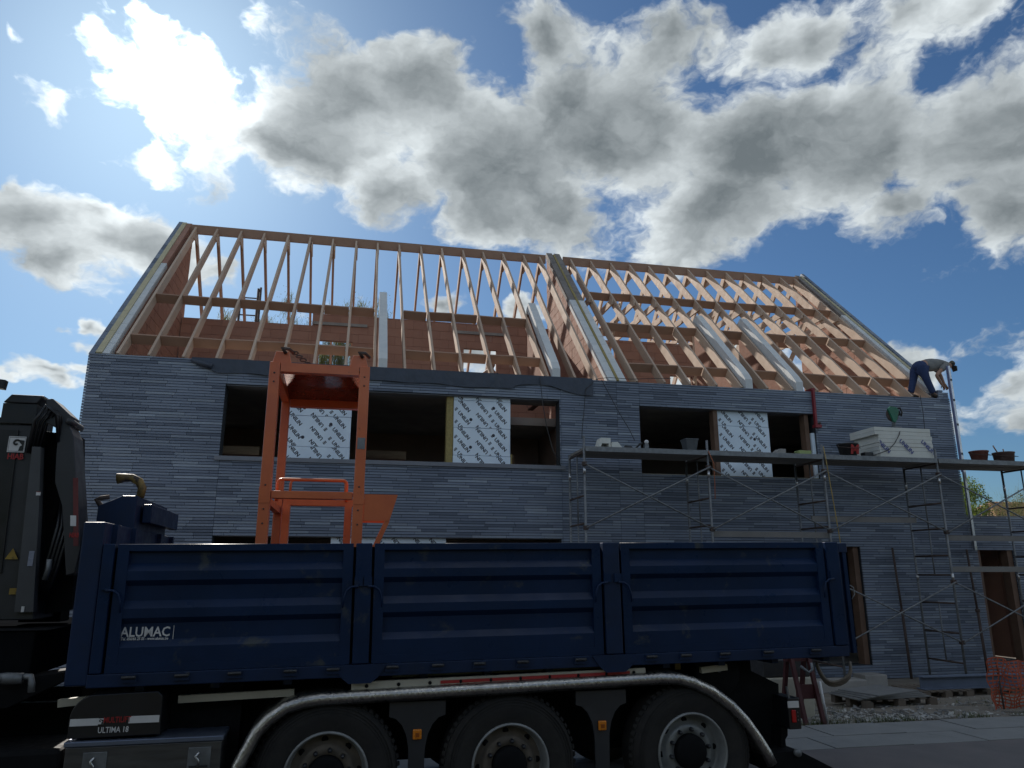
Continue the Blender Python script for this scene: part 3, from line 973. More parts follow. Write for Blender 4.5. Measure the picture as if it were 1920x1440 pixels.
# steel tool box and hook-lift cover with its writing
tb = T().box(-4.57, -3.58, .02, .55, .22, .765).build('tool_box', M('brushed_steel', (.17, .175, .18), .42, metal=.8, other=(.11, .11, .115), scale=3, stretch=(1, 1, 8)), truck, .008)
T().box(-4.58, -3.57, .005, .56, .767, .80).build('box_lid', M('lid_blue_steel', (.20, .24, .33), .4, metal=.6, var=.2), tb, .006)
for x in (-4.38, -3.72):
    lk = T().box(x - .075, x + .075, .012, .022, .58, .73).build('lock_plate', STEEL, tb, .004)
    T().tube([(x, .0, .70), (x - .022, -.005, .675), (x, -.008, .65), (x, -.005, .61)], .008, 6).build('lock_handle', ALU, lk)
    T().bar((x - .06, .005, .61), (x + .06, .005, .61), .012, .012).build('lock_bar', GUN, lk)
arc = [(-4.57, .815), (-4.575, .93)] + [(-4.575 + .14 * (1 - math.cos(R(a))), .93 + .16 * math.sin(R(a))) for a in (15, 30, 45, 60, 75, 90)] + [(-4.03, 1.10), (-4.0, 1.07), (-3.99, .82)]
cv = T().prism(arc, 'y', .03, .55).build('lift_cover', BLACK, truck, .006)
T().box(-4.565, -4.39, .026, .031, .895, .940).build('reflective_strip', WHITE, cv)
T().box(-4.20, -4.005, .026, .031, .90, .945).build('reflective_strip', WHITE, cv)
def tl(name, text, size, mat, parent, x, y, z, bold, cond=1.0, shear=0.0):
    return lettering(name, text, size, mat, parent, frame(TT @ Vector((x, y, z)), tdir(1, 0, .0), tdir(0, 0, 1)), bold=bold, condensed=cond, shear=shear)
tl('lettering', 'MULTILIFT', .052, RED, cv, -4.272, .0265, .925, .0005, .72)
tl('lettering', 'ULTIMA 18', .052, WHITE, cv, -4.29, .0265, .862, .0006, .78)
def ram_emblem(parent, x, y, z, s, light=WHITE, dark=BLACK):
    e = T().box(x - s / 2, x + s / 2, y - .002, y, z - s / 2, z + s / 2).build('emblem_field', light, parent)
    spiral = [(x - .02 * s + (.30 - .075 * k / 3) * s * math.cos(R(40 + 33 * k)) * .85, y - .004, z + .10 * s + (.30 - .075 * k / 3) * s * math.sin(R(40 + 33 * k)) * .85) for k in range(10)]
    T().tube(spiral, [.075 * s] * 9 + [.04 * s], 6).build('emblem_spiral', dark, e)
    T().prism([(x + .10 * s, z + .34 * s), (x + .48 * s, z + .30 * s), (x + .48 * s, z - .48 * s), (x + .16 * s, z - .48 * s), (x + .22 * s, z - .15 * s), (x + .36 * s, z - .05 * s), (x + .18 * s, z + .14 * s)], 'y', y - .0035, y - .002).build('emblem_shape', dark, e)
    return e
ram_emblem(cv, -4.375 + .0, .0265, .92, .036)

# loader crane folded upright behind the cab
T().box(-6.3, -4.95, .32, 2.1, 1.18, 1.50).build('crane_base', M('crane_base_paint', (.012, .013, .015), .9, var=.3, spec=0.0), truck, .01)
T().prism([(-5.9, 1.0), (-5.02, 1.0), (-4.70, 1.16), (-4.70, 1.22), (-5.9, 1.08)], 'y', .2, .6).build('outrigger_beam', CHASSIS, truck)
T().box(-6.3, -4.86, .30, .75, 1.50, 1.503).build('crane_step', M('shaded_step', (.035, .035, .037), .95, var=.4, scale=20, spec=0.0), truck)  # dark sheenless colour stands in for the shade of cab and crane
col = T().prism([(-5.72, 1.56), (-5.04, 1.56), (-5.10, 2.0), (-5.235, 3.03), (-5.66, 3.02)], 'y', .52, .95).build('crane_column', GUN, truck, .01)
T().prism([(-5.50, 1.9), (-5.30, 1.9), (-5.34, 2.98), (-5.47, 2.98)], 'y', .505, .521).build('column_panel', BLACK, col)
T().prism([(-5.16, 1.62), (-5.035, 1.62), (-5.10, 2.35), (-5.155, 2.85), (-5.215, 2.85)], 'y', .47, .55).build('valve_cover', M('grey_steel', (.075, .08, .088), .5, var=.2), col)
cap = T().prism([(-5.70, 3.035), (-5.235, 3.035), (-5.235, 3.19), (-5.475, 3.19), (-5.475, 3.075), (-5.70, 3.075)], 'y', .50, .90).build('column_head', BLACK, truck)
T().prism([(-5.475, 3.195), (-5.24, 3.195), (-5.195, 3.262), (-5.425, 3.262)], 'y', .49, .92).build('head_lid', GUN, truck, .008)
boom = [(-5.18, 3.235), (-5.135, 3.245), (-4.99, 3.115), (-4.985, 3.03), (-4.945, 2.95), (-4.87, 2.55), (-4.785, 2.08), (-4.80, 1.90), (-4.86, 1.88), (-4.90, 2.10), (-4.955, 2.40), (-5.03, 2.58), (-5.05, 2.80), (-5.06, 3.0), (-5.16, 3.05)]
bo = T().prism(boom, 'y', .50, .74).build('crane_boom', GUN, truck, .006)
T().prism([(-4.905, 2.62), (-4.87, 2.62), (-4.80, 2.10), (-4.835, 2.10)], 'y', .495, .501).build('boom_stripe', M('faded_red', (.16, .035, .035), .6), bo)
T().prism([(-4.885, 2.33), (-4.845, 2.33), (-4.835, 2.25), (-4.875, 2.25)], 'y', .491, .4955).build('boom_emblem', WHITE, bo)
T().lathe([(.0, -.02), (.026, -.02), (.026, .29), (.0, .29)], (-4.985, .48, 3.06), 'y', 16).build('boom_pin', GUN, bo)
T().prism([(-5.12, 1.58), (-4.86, 1.62), (-4.90, 2.2), (-5.0, 3.0), (-5.26, 3.02)], 'y', .75, .96).build('crane_cylinder', CHASSIS, truck)
T().prism([(-5.30, 1.52), (-5.0, 1.52), (-5.02, 2.0), (-5.10, 2.9), (-5.30, 3.0)], 'y', .98, 1.2).build('crane_rear_column', CHASSIS, truck)
for k in range(4):                               # hydraulic hoses at the knee and the foot
    o = .022 * k
    T().tube([(-5.24 + o * .6, .48 + o, 2.8), (-5.22 + o, .45 + o, 3.05), (-5.15 + o, .43 + o, 3.17 - o * .4), (-5.07 + o * .4, .45 + o, 3.10), (-5.05 + o * .3, .5 + o, 2.9)], .013, 6).build('hose', BLACK, truck)
for k in range(4):
    o = .03 * k
    T().tube([(-5.06 + o * .5, .60, 1.7), (-5.02 + o, .55 - o * .3, 1.95), (-4.98 + o, .55, 2.25), (-5.0 + o * .4, .62, 2.45), (-5.04, .66, 2.3)], .014, 6).build('hose', BLACK, truck)
T().tube([(-5.0, .5, 1.85), (-4.98, .49, 1.93), (-4.985, .49, 2.0)], .02, 8).build('hose_fitting', STEEL, truck)
em = ram_emblem(col, -5.335, .503, 2.868, .105)
for z0, z1, x0, x1 in ((2.924, 2.930, -5.395, -5.275), (2.806, 2.812, -5.395, -5.275)):
    T().box(x0, x1, .499, .503, z0, z1).build('emblem_border', WHITE, em)
for x in (-5.395, -5.28):
    T().box(x, x + .005, .499, .503, 2.812, 2.924).build('emblem_border', WHITE, em)
tl('lettering', 'HIAB', .064, RED, col, -5.332, .5035, 2.772, .0016, .80)
tl('lettering', 'HIAB', .05, RED, bo, -4.84, .4935, 2.18, .0012, .6)
T().prism([(-5.29, 2.0), (-5.20, 2.0), (-5.245, 2.08)], 'y', .50, .504).build('warning_triangle', YELLOW, col)
T().box(-5.225, -5.175, .50, .504, 1.745, 1.79).build('warning_plate', YELLOW, col)
T().box(-5.135, -5.105, .464, .469, 2.475, 2.503).build('sticker', WHITE, col)
T().box(-5.134, -5.106, .462, .4645, 2.50, 2.503).build('sticker_print', RED, col)
T().box(-5.12, -5.085, .464, .469, 1.95, 2.06).build('sight_glass', M('sight_glass', (.30, .33, .42), .3), col)
T().box(-5.115, -5.095, .464, .469, 1.62, 1.66).build('sticker', WHITE, col)
# coupling valves on the outrigger
vb = T().lathe([(.0, -.1), (.035, -.1), (.04, -.02), (.035, .08), (.0, .08)], (-5.0, .12, 1.20), 'x', 12).build('coupling', STEEL, truck)
T().tube([(-5.06, .12, 1.22), (-5.065, .10, 1.20), (-5.065, .09, 1.15), (-5.06, .09, 1.09)], .018, 8).build('coupling_pipe', STEEL, vb)
T().tube([(-4.93, .12, 1.21), (-4.87, .11, 1.21), (-4.855, .10, 1.17), (-4.85, .1, 1.11)], .022, 8).build('coupling_pipe', STEEL, vb)
T().lathe([(.0, -.02), (.028, -.018), (.03, .02)], (-5.07, .09, 1.205), 'y', 14).build('coupling_cap', STEEL, vb)
for k in range(4):
    T().bar((-5.2 + k * .035, .12, 1.09 - k * .025), (-5.195 + k * .035, .12, 1.04 - k * .03), .012, .012).build('hose_nipple', STEEL, truck)
T().box(-6.2, -4.59, .04, .6, .2, .755).build('fuel_tank', CHASSIS, truck, .03)
T().bar((-5.9, .35, 3.35), (-5.42, .35, 3.30), .06, .07).build('mast_lamp_arm', BLACK, truck)

# the cab, ahead of the crane
CABM = M('cab_paint', (.018, .03, .07), .3, var=.2, scale=3, coat=.4)
GLASS = M('dark_glass', (.012, .014, .016), .08, var=.1, spec=.6)
cab = T().prism([(-8.55, .55), (-6.55, .55), (-6.55, 3.0), (-6.75, 3.45), (-8.1, 3.5), (-8.45, 2.6), (-8.6, 1.6)], 'y', .02, 2.46).build('cab', CABM, truck, .06)
T().prism([(-8.25, 1.75), (-7.3, 1.75), (-7.3, 2.65), (-8.12, 2.65)], 'y', .008, .022).build('side_window', GLASS, cab)
T().prism([(-8.4, .9), (-7.2, .9), (-7.2, 2.75), (-8.2, 2.75)], 'y', .014, .021).build('cab_door', CABM, cab)
T().box(-7.42, -7.3, .0, .02, 1.45, 1.52).build('door_handle', BLACK, cab)
T().box(-8.75, -8.55, .05, 2.43, .35, 1.0).build('front_bumper', GUN, cab, .03)
T().box(-8.50, -8.42, -.22, .0, 1.9, 2.5).build('mirror', BLACK, cab, .03)
wheel(-7.75, .0)
wheel(-7.75, 2.0, far=True)

# rear end of the chassis
T().prism([(.55, 1.15), (.95, .97), (1.0, .95), (.97, .42), (.72, .38), (.60, .62), (.45, .8), (.3, .95)], 'y', .35, .42).build('rear_plate', CHASSIS, truck)
ro = T().lathe([(.0, .12), (.20, .12), (.21, .14), (.21, .28), (.0, .28)], (.36, .1, 1.09), 'y', 32).build('rear_roller', CHASSIS, truck)
T().lathe([(.0, .105), (.02, .105), (.02, .12)], (.36, .1, 1.10), 'y', 10).build('roller_bolt', STEEL, ro)
T().box(.515, .56, .4, .43, .95, 1.16).build('yellow_stop', YELLOW, truck)
T().box(-.0, .05, .3, .33, 1.10, 1.16).build('yellow_stop', YELLOW, truck)
rlamp = T().box(.93, 1.045, .12, .40, .62, .87).build('rear_lamp', BLACK, truck, .008)
T().box(.925, 1.03, .11, .121, .79, .845).build('number_lamp', WHITE, rlamp, .004)
T().box(.955, .995, .108, .121, .675, .775).build('tail_light', RED_LENS, rlamp, .006)
for z in (.69, .72, .75):
    T().box(1.01, 1.018, .112, .12, z, z + .008).build('lamp_screw', STEEL, rlamp)
T().prism([(.93, .96), (.945, .96), (.955, .87), (.94, .87)], 'y', .12, .14).build('lamp_wire', STEEL, rlamp)
T().prism([(.90, .62), (.96, .62), (.955, .56), (.93, .53), (.93, .46), (.88, .44)], 'y', .2, .5).build('rear_bracket', CHASSIS, truck)
T().prism([(.72, .46), (.95, .475), (1.27, .32), (1.25, .25), (.95, .2), (.72, .3)], 'y', .05, 2.2).build('rear_bumper', CHASSIS, truck)
T().lathe([(.0, -.03), (.03, -.03), (.03, .0)], (.93, .05, .46), 'y', 12).build('bumper_bolt', STEEL, truck)
MB(TT).tube([(-.25, .5, 1.16), (-.22, .45, 1.12), (-.19, .45, 1.14), (-.19, .45, 1.18)], .012, 6).build('air_hook', STEEL, truck)

# ------------------------------------------------------------------ container on the truck
cont = thing('hook_lift_container', 'navy blue drop-side container with ribbed panels carried on the truck', 'container', TT @ Vector((-1.5, 1.2, 1.13)), rotz=R(1.5))
CT = TT @ Matrix.Translation((-4.5, 0, 1.15)) @ Matrix.Rotation(R(-.66), 4, 'Y') @ Matrix.Diagonal((1, 1, .974, 1)) @ Matrix.Translation((4.5, 0, -1.15))
def K():
    return MB(CT)
K().box(-4.55, 1.5, .062, 2.42, 1.15, 1.26).build('floor', BLUE, cont)
for y in (.86, 1.56):
    K().box(-4.4, 1.3, y, y + .1, 1.03, 1.148).build('runner', CHASSIS, cont)
for x in [-4.2 + .5 * k for k in range(12)]:
    K().box(x, x + .06, .1, 2.4, 1.09, 1.148).build('cross_member', BLUE, cont)
K().box(-4.49, 1.49, -.005, .06, 1.135, 1.225).build('bottom_rail', BLUE_WORN, cont, .006)
zs = [(2.075, 1), (1.985, 1), (1.93, 0), (1.865, 0), (1.825, 1), (1.72, 1), (1.665, 0), (1.60, 0), (1.56, 1), (1.448, 1), (1.398, 0), (1.285, 0)]
def side_panel(x0, x1, y=0.0, sgn=1):
    b = K()
    fw = .075
    b.box(x0, x1, y, y + sgn * .06, 2.075, 2.122)
    b.box(x0, x1, y, y + sgn * .06, 1.228, 1.285)
    b.tube([(x0, y + sgn * .03, 2.096), (x1, y + sgn * .03, 2.096)], .030, 10)
    b.box(x0, x0 + fw, y + sgn * .001, y + sgn * .059, 1.285, 2.075)
    b.box(x1 - fw, x1, y + sgn * .001, y + sgn * .059, 1.285, 2.075)
    pts = [(z, y + sgn * (.004 + .038 * r)) for z, r in zs]
    n = len(pts)
    vs = [(x, yy, z) for x in (x0 + fw, x1 - fw) for z, yy in pts]
    b.add(vs, [(i, i + 1, n + i + 1, n + i) for i in range(n - 1)])
    b.add([(x, y + sgn * .058, z) for x in (x0 + fw, x1 - fw) for z in (1.285, 2.075)], [(0, 1, 3, 2)])
    return b.build('side_panel', BLUE, cont)
panels = [side_panel(-4.385, -2.735), side_panel(-2.575, -.745), side_panel(-.565, 1.345)]
for a, b in ((-4.385, -2.735), (-2.575, -.745), (-.565, 1.345)):
    side_panel(a, b, 2.44, -1)
for x0, x1, m in ((-4.48, -4.405, BLUE), (-2.715, -2.595, BLUE), (-.725, -.585, BLUE_WORN), (1.365, 1.49, BLUE)):
    K().box(x0, x1, -.012, .07, 1.23, 2.125).build('post', m, cont, .006)
    K().box(x0, x1, 2.37, 2.45, 1.16, 2.12).build('post', m, cont)
for a_, b_ in ((-4.42, -4.37), (-2.745, -2.565), (-.755, -.555), (1.335, 1.38)):
    K().box(a_, b_, .061, .069, 1.23, 2.10).build('gap_shade_strip', CHASSIS, cont)  # dark strips stand in for the shade in the gaps beside the posts
for x in (-2.655, -.655):
    K().prism([(x - .20, 1.225), (x + .20, 1.225), (x + .13, 1.13), (x + .08, 1.09), (x - .08, 1.09), (x - .13, 1.13)], 'y', -.016, -.008).build('post_foot', BLUE_WORN, cont)
for p, (xs_) in ((0, (-4.22, -3.88, -3.53, -3.15, -2.85)), (1, (-2.42, -2.08, -1.76, -1.42, -.95)), (2, (-.35, -.05, .30, .70, 1.15))):
    for x in xs_:                                # drop-side hinges
        h = K().box(x - .05, x + .05, -.020, -.006, 1.165, 1.215).build('hinge', BLUE_WORN, panels[p])
        K().tube([(x - .045, -.028, 1.20), (x + .045, -.028, 1.20)], .011, 8).build('hinge_pin', GUN, h)
def latch(x, sgn, panel):
    b = K()
    b.box(x - .03, x + .03, -.03, -.012, 1.80, 1.87)
    b.tube([(x, -.03, 1.80), (x + sgn * .05, -.03, 1.795), (x + sgn * .085, -.03, 1.77), (x + sgn * .105, -.03, 1.71), (x + sgn * .11, -.028, 1.64)], [.010, .010, .009, .008, .006], 6)
    b.build('latch', BLUE, cont)
latch(-4.43, 1, panels[0]); latch(-2.69, -1, panels[0]); latch(-2.62, 1, panels[1]); latch(-.70, -1, panels[1]); latch(-.61, 1, panels[2]); latch(1.40, -1, panels[2])
# head board with its raised housing
hb = K().box(-4.63, -4.485, .0, 2.44, 1.15, 2.285).build('head_board', BLUE_WORN, cont, .012)
for y in (.2, .75, 1.7, 2.25):
    K().box(-4.49, -4.45, y, y + .06, 1.3, 2.28).build('head_rib', BLUE_WORN, hb)
K().prism([(-4.78, 2.25), (-4.49, 2.25), (-4.49, 2.56), (-4.60, 2.56), (-4.78, 2.47)], 'y', .83, 2.05).build('hook_housing', BLUE_WORN, cont, .008)
K().box(-4.47, -4.40, .98, 2.15, 2.34, 2.50).build('housing_ledge', BLUE_WORN, cont, .006)
K().box(1.44, 1.53, .02, 2.42, 1.16, 2.11).build('tail_board', BLUE, cont, .01)
K().box(1.495, 1.585, -.005, .05, 2.03, 2.115).build('tail_hinge', BLUE_WORN, cont, .006)
K().box(1.535, 1.57, .0, .05, 1.16, 2.03).build('tail_frame', BLUE, cont)
K().tube([(1.575, .0, 1.74), (1.605, .0, 1.72), (1.61, .0, 1.66), (1.58, .0, 1.62)], .005, 6).build('tail_cable', STEEL, cont)
MB(TT).tube([(-4.52, .98, 2.52), (-4.51, .98, 2.60), (-4.54, .98, 2.655), (-4.60, .98, 2.685), (-4.66, .98, 2.685), (-4.715, .98, 2.675)], [.034, .036, .036, .034, .036, .046], 12).build('lift_hook', HOOK, truck)
MB(TT).tube([(-4.74, .92, 2.40), (-4.80, .90, 2.45), (-4.83, .90, 2.49), (-4.80, .9, 2.503), (-4.74, .92, 2.515)], .02, 8).build('lift_shackle', STEEL_DARK, truck)
ym = CT @ Vector((-4.24, .0405, 1.468))
lettering('lettering', 'ALUMAC', .092, WHITE, panels[0], frame(CT @ Vector((-4.155, .038, 1.498)), tdir(1, 0, .0), tdir(0, 0, 1)), bold=.0016, condensed=.88)
lettering('lettering', 'Tel. 056/66 25 55 - www.alumac.be', .027, WHITE, panels[0], frame(CT @ Vector((-4.157, .0375, 1.4535)), tdir(1, 0, .0), tdir(0, 0, 1)), bold=.0006, condensed=.80, shear=.2)
K().box(-3.972, -3.969, .036, .0415, 1.445, 1.54).build('sticker_edge', WHITE, panels[0])

# ------------------------------------------------------------------ orange lifting frame standing in the container
fr = thing('lifting_frame', 'tall orange steel lifting frame standing in the blue container', 'steel frame', (-.37, 7.2, 1.2))
FX0, FX1, FY0, FY1, FB, FT = -.79, .075, 6.60, 7.88, 1.225, 3.70
for x in (FX0 + .045, FX1 - .045):
    MB().box(x - .045, x + .045, FY0, FY0 + .10, FB, FT).build('front_post', ORANGE, fr, .006)
    MB().box(x - .04, x + .04, FY1 - .09, FY1, FB, FT - .01).build('rear_post', ORANGE, fr, .006)
    MB().box(x - .035, x + .035, FY0 + .105, FY1 - .095, FT - .10, FT - .015).build('top_side_beam', ORANGE, fr)
    MB().box(x - .03, x + .03, FY0 + .105, FY1 - .095, 2.47, 2.53).build('side_rail', ORANGE, fr)
    MB().box(x - .03, x + .03, FY0 + .105, FY1 - .095, FB, FB + .08).build('skid', ORANGE, fr)
    MB().bar((x, FY0 + .11, 2.40), (x, FY0 + .45, 2.15), .012, .10).build('brace_plate', ORANGE, fr)
MB().box(FX0 + .095, FX1 - .095, FY0 + .002, FY0 + .09, FT - .085, FT - .005).build('top_front_beam', ORANGE, fr)
MB().box(FX0 + .09, FX1 - .09, FY1 - .09, FY1 - .005, FT - .14, FT - .02).build('top_rear_beam', ORANGE, fr)
MB().add([(x, y, z) for x in (FX0 + .08, FX1 - .08) for y, z in ((FY0 + .05, FT - .03), (FY0 + .35, FT + .02), (FY0 + .8, FT + .0), (FY1 - .06, FT - .06))], [(0, 1, 5, 4), (1, 2, 6, 5), (2, 3, 7, 6)], True).build('roof_plate', M('maroon_paint', (.22, .04, .025), .28, other=(.16, .035, .025), scale=3, coat=.4), fr).modifiers.new('thickness', 'SOLIDIFY').thickness = .008
MB().box(FX0 + .095, FX1 - .095, FY0 + .004, FY0 + .08, 2.51, 2.575).build('front_cross_bar', ORANGE, fr, .006)
MB().box(FX0 + .09, FX1 - .09, FY1 - .085, FY1 - .01, 2.55, 2.625).build('rear_cross_bar', ORANGE, fr, .006)
MB().box(FX0 + .10, FX0 + .17, FY1 - .20, FY1 - .10, FB, 2.56).build('inner_post', ORANGE, fr)
MB().box(FX1 - .17, FX1 - .10, FY1 - .20, FY1 - .10, FB, 2.56).build('inner_post', ORANGE, fr)
def hoop(x0, x1, y, z0, z1):
    r = .035
    p = [(x0, y, z0)] + [(x0 + r * (1 - math.cos(R(a))), y, z1 - r * (1 - math.sin(R(a)))) for a in (0, 30, 60, 90)] + [(x1 - r * (1 - math.sin(R(a))), y, z1 - r * (1 - math.cos(R(a)))) for a in (0, 30, 60, 90)] + [(x1, y, z0)]
    return MB().tube(p, .013, 8)
hoop(FX0 + .13, FX1 - .15, FY0 + .16, 2.5, 2.69).build('guard_hoop', ORANGE, fr)
hoop(FX0 + .17, FX1 - .17, FY1 - .3, 2.6, 2.78).build('guard_hoop', ORANGE, fr)
for x in (FX0 + .10, FX1 - .10):                 # lifting lugs with shackles
    lug = MB().prism([(x - .085, FT - .02), (x + .085, FT - .02), (x + .055, FT + .10), (x - .055, FT + .10)], 'y', FY0 + .01, FY0 + .05).build('lifting_lug', ORANGE, fr, .006)
    MB().tube([(x + .03, FY0 + .0, FT + .08), (x + .0, FY0 - .03, FT + .115), (x + .05, FY0 + .03, FT + .13), (x + .09, FY0 + .09, FT + .11)], .016, 8).build('shackle', STEEL_DARK, lug)
x = FX0 + .2
for k in range(6):                               # chain lying over the roof
    c = Vector((x + .035 * k, FY0 + .08 + .03 * k, FT + .11 - .022 * k))
    MB().tube([c + Vector((.028 * math.cos(t), .012 * math.sin(t) * (k % 2), .014 * math.sin(t))) for t in [math.pi * q / 5 for q in range(10)]], .007, 6, closed=True).build('chain_link', STEEL_DARK, fr)
ch = MB().prism([(FX1 + .004, 2.56), (.365, 2.56), (.30, 2.335), (FX1 + .004, 2.335)], 'y', FY0 + .01, FY0 + .022).build('chute_plate', ORANGE, fr)
MB().prism([(FX1 + .004, 2.555), (.36, 2.555), (.295, 2.34), (FX1 + .004, 2.34)], 'y', FY0 + .38, FY0 + .392).build('chute_plate', ORANGE, fr)
MB().add([(.362, FY0 + .02, 2.556), (.362, FY0 + .38, 2.556), (.298, FY0 + .38, 2.338), (.298, FY0 + .02, 2.338)], [(0, 1, 2, 3)]).build('chute_floor', ORANGE, fr).modifiers.new('thickness', 'SOLIDIFY').thickness = .008
for y in (FY0 + .04, FY0 + .36):
    MB().bar((.285, y, 2.34), (.10, y, 1.9), .04, .05, (0, 1, 0)).build('chute_strut', ORANGE, fr)

for x in (FX0 + .045, FX1 - .045):               # bolts and weld plates of the frame
    for z in (2.30, 2.42, 2.62, 3.52, 3.60):
        MB().lathe([(.0, -.008), (.007, -.007), (.008, .0)], (x, FY0, z), 'y', 8).build('bolt', STEEL_DARK, fr)
    MB().box(x - .047, x + .047, FY0 - .004, FY0 + .0, 2.47, 2.60).build('weld_plate', ORANGE, fr)
MB().box(FX1 - .078, FX1 - .012, FY0 - .003, FY0 + .0, 2.95, 3.05).build('data_plate', STEEL, fr)

# ------------------------------------------------------------------ scaffold
GZ = -.29
sc = thing('scaffold', 'galvanised frame scaffold with plank deck along the right part of the facade', 'scaffold', (9.4, 14.1, GZ))
SX, SO, SI, SZ = [4.25, 6.80, 9.35, 12.05, 14.65], 13.6, 14.6, 4.2
for i, x in enumerate(SX):
    for y, top in ((SO, 4.46), (SI, 4.24)):
        st = MB().tube([(x, y, GZ + .02), (x, y, 1.7), (x, y, top)], .024, 10).build('standard', STEEL, sc)
        MB().box(x - .075, x + .075, y - .075, y + .075, GZ, GZ + .012).build('base_plate', STEEL_DARK, st)
        for z in (1.75, 3.72):
            MB().tube([(x, y, z), (x, y, z + .14)], .0285, 10).build('spigot_sleeve', ALU, st)
    for z in (.15, .72, 1.30, 1.86, 2.25, 2.80, 3.32, 4.15):
        MB().tube([(x, SO, z), (x, SI, z)], .019, 8).build('rung', STEEL_DARK, sc)
    for z0, z1 in ((.15, 1.30), (1.86, 2.80), (2.80, 4.15)):
        MB().tube([(x, SO + .48, z0), (x, SO + .48, z1)], .015, 8).build('frame_strut', STEEL, sc)
for a, b in zip(SX, SX[1:]):
    for z0, z1 in ((2.72, 3.92), (.55, 1.72)):
        MB().tube([(a, SO - .03, z1), (b, SO - .03, z0)], .016, 8).build('brace', STEEL, sc)
        MB().tube([(a, SO - .065, z0), (b, SO - .065, z1)], .016, 8).build('brace', STEEL, sc)
for a, b, z, m in ((6.82, 9.34, 2.58, PLANK), (9.0, 11.4, 2.90, PLANK), (12.07, 14.6, 2.55, PLANK), (12.07, 14.6, 1.92, PLANK)):
    MB().box(a, b, SO + .03, SO + .07, z, z + .11).build('side_board', m, sc)
for k, (a, b) in enumerate(zip(SX, SX[1:])):
    b2 = b + (.35 if k == 3 else -.012)
    for j in range(4):
        y = SO - .03 + .275 * j
        dz = random.uniform(-.006, .006)
        MB().box(a + .03 - (.0 if k else .02), b2, y, y + .262, SZ - .005 + dz, SZ + .045 + dz).build('plank', PLANK, sc, .004)
    MB().box(a + .02, b2 - .002, SO - .045, SO - .034, SZ - .04, SZ + .055).build('deck_edge', STEEL, sc)

for x in SX:                                     # couplers where the braces meet the standards
    for z in (.55, 1.72, 2.72, 3.92):
        cp = MB().box(x - .042, x + .042, SO - .05, SO + .034, z - .04, z + .04).build('coupler', STEEL_DARK, sc, .008)
        MB().lathe([(.0, -.02), (.012, -.018), (.012, .0)], (x + .02, SO - .05, z), 'y', 6).build('coupler_nut', STEEL, cp)
DECK = SZ + .052
# insulation boards stacked on the deck
words = ['topmost', 'second from the top', 'third from the top', 'fourth from the top', 'fifth from the top', 'sixth from the top', 'seventh from the top', 'lowest']
FOAM = M('cream_board', (.70, .71, .67), .7, other=(.62, .62, .57), scale=3)
for k in range(8):
    z = DECK + .082 * k
    dx, dy, dl = random.uniform(-.012, .012), random.uniform(-.012, .012), 0
    if k >= 6:
        dx, dl = -.03, .01
    o = MB().box(10.78 + dx - (.0 if k < 6 else .05), 12.08 + dx + dl, 13.68 + dy, 14.50 + dy, z + .001, z + .080).build('insulation_board', FOAM, None, .003)
    tag(o, 'cream foam insulation board on the scaffold, %s of its stack' % words[7 - k], 'board', 'insulation boards stacked on the scaffold')
# the maker's word printed across the edges of the lower boards
stack = [o for o in bpy.data.objects if o.name.startswith('insulation_board') and o.parent is None]
for px in (10.86, 11.42, 11.95):
    for k in range(6):
        bm = bmesh.new()
        zc = DECK + .25
        m = frame((px, 13.664, zc), (.72, 0, -.69), (.69, 0, .72))
        add_word(bm, m @ Matrix.Diagonal((1.15, 1.15, 1, 1)))
        z = DECK + .082 * k
        for co_, no in (((0, 0, z + .003), (0, 0, -1)), ((0, 0, z + .079), (0, 0, 1)), ((10.79, 0, 0), (-1, 0, 0)), ((12.06, 0, 0), (1, 0, 0))):
            bmesh.ops.bisect_plane(bm, geom=bm.verts[:] + bm.edges[:] + bm.faces[:], plane_co=co_, plane_no=no, clear_outer=True)
        if len(bm.verts) > 4:
            me = bpy.data.meshes.new('printed_lettering')
            bm.to_mesh(me)
            me.materials.append(PRINT_BLUE)
            bo_ = next(o for o in stack if abs(o.location.z - z - .001) < .01)
            piece('printed_lettering', me, bo_, Matrix.Identity(4))
        bm.free()

# mitre saw on the stack
ZS = DECK + .082 * 8 + .002
saw = thing('mitre_saw', 'green and grey mitre saw standing on the insulation boards', 'saw', (11.5, 14.1, ZS))
GREEN = M('green_guard', (.02, .16, .09), .45, var=.3, scale=8)
MB().box(11.30, 11.78, 13.95, 14.25, ZS, ZS + .05).build('saw_table', ALU, saw, .01)
MB().lathe([(.0, .0), (.13, .0), (.13, .03), (.0, .03)], (11.52, 14.05, ZS + .05), 'z', 24).build('turntable', STEEL, saw)
MB().tube([(11.60, 14.2, ZS + .06), (11.62, 14.2, ZS + .2), (11.58, 14.12, ZS + .34)], [.05, .045, .04], 10).build('saw_arm', STEEL, saw)
MB().lathe([(.0, -.02), (.155, -.02), (.155, -.012), (.0, -.012)], (11.48, 14.06, ZS + .36), 'y', 32).build('saw_blade', STEEL_DARK, saw)
MB().prism([(11.34, ZS + .48), (11.42, ZS + .54), (11.56, ZS + .53), (11.62, ZS + .46), (11.56, ZS + .28), (11.50, ZS + .18), (11.45, ZS + .20), (11.40, ZS + .34)], 'y', 13.98, 14.03).build('blade_guard', GREEN, saw, .01)
MB().lathe([(.0, -.13), (.06, -.12), (.065, .06), (.0, .08)], (11.60, 14.12, ZS + .40), 'y', 14).build('saw_motor', BLACK, saw)
MB().tube([(11.58, 14.02, ZS + .50), (11.66, 14.0, ZS + .52), (11.70, 14.0, ZS + .42), (11.66, 14.0, ZS + .33)], .02, 8).build('saw_handle', BLACK, saw)
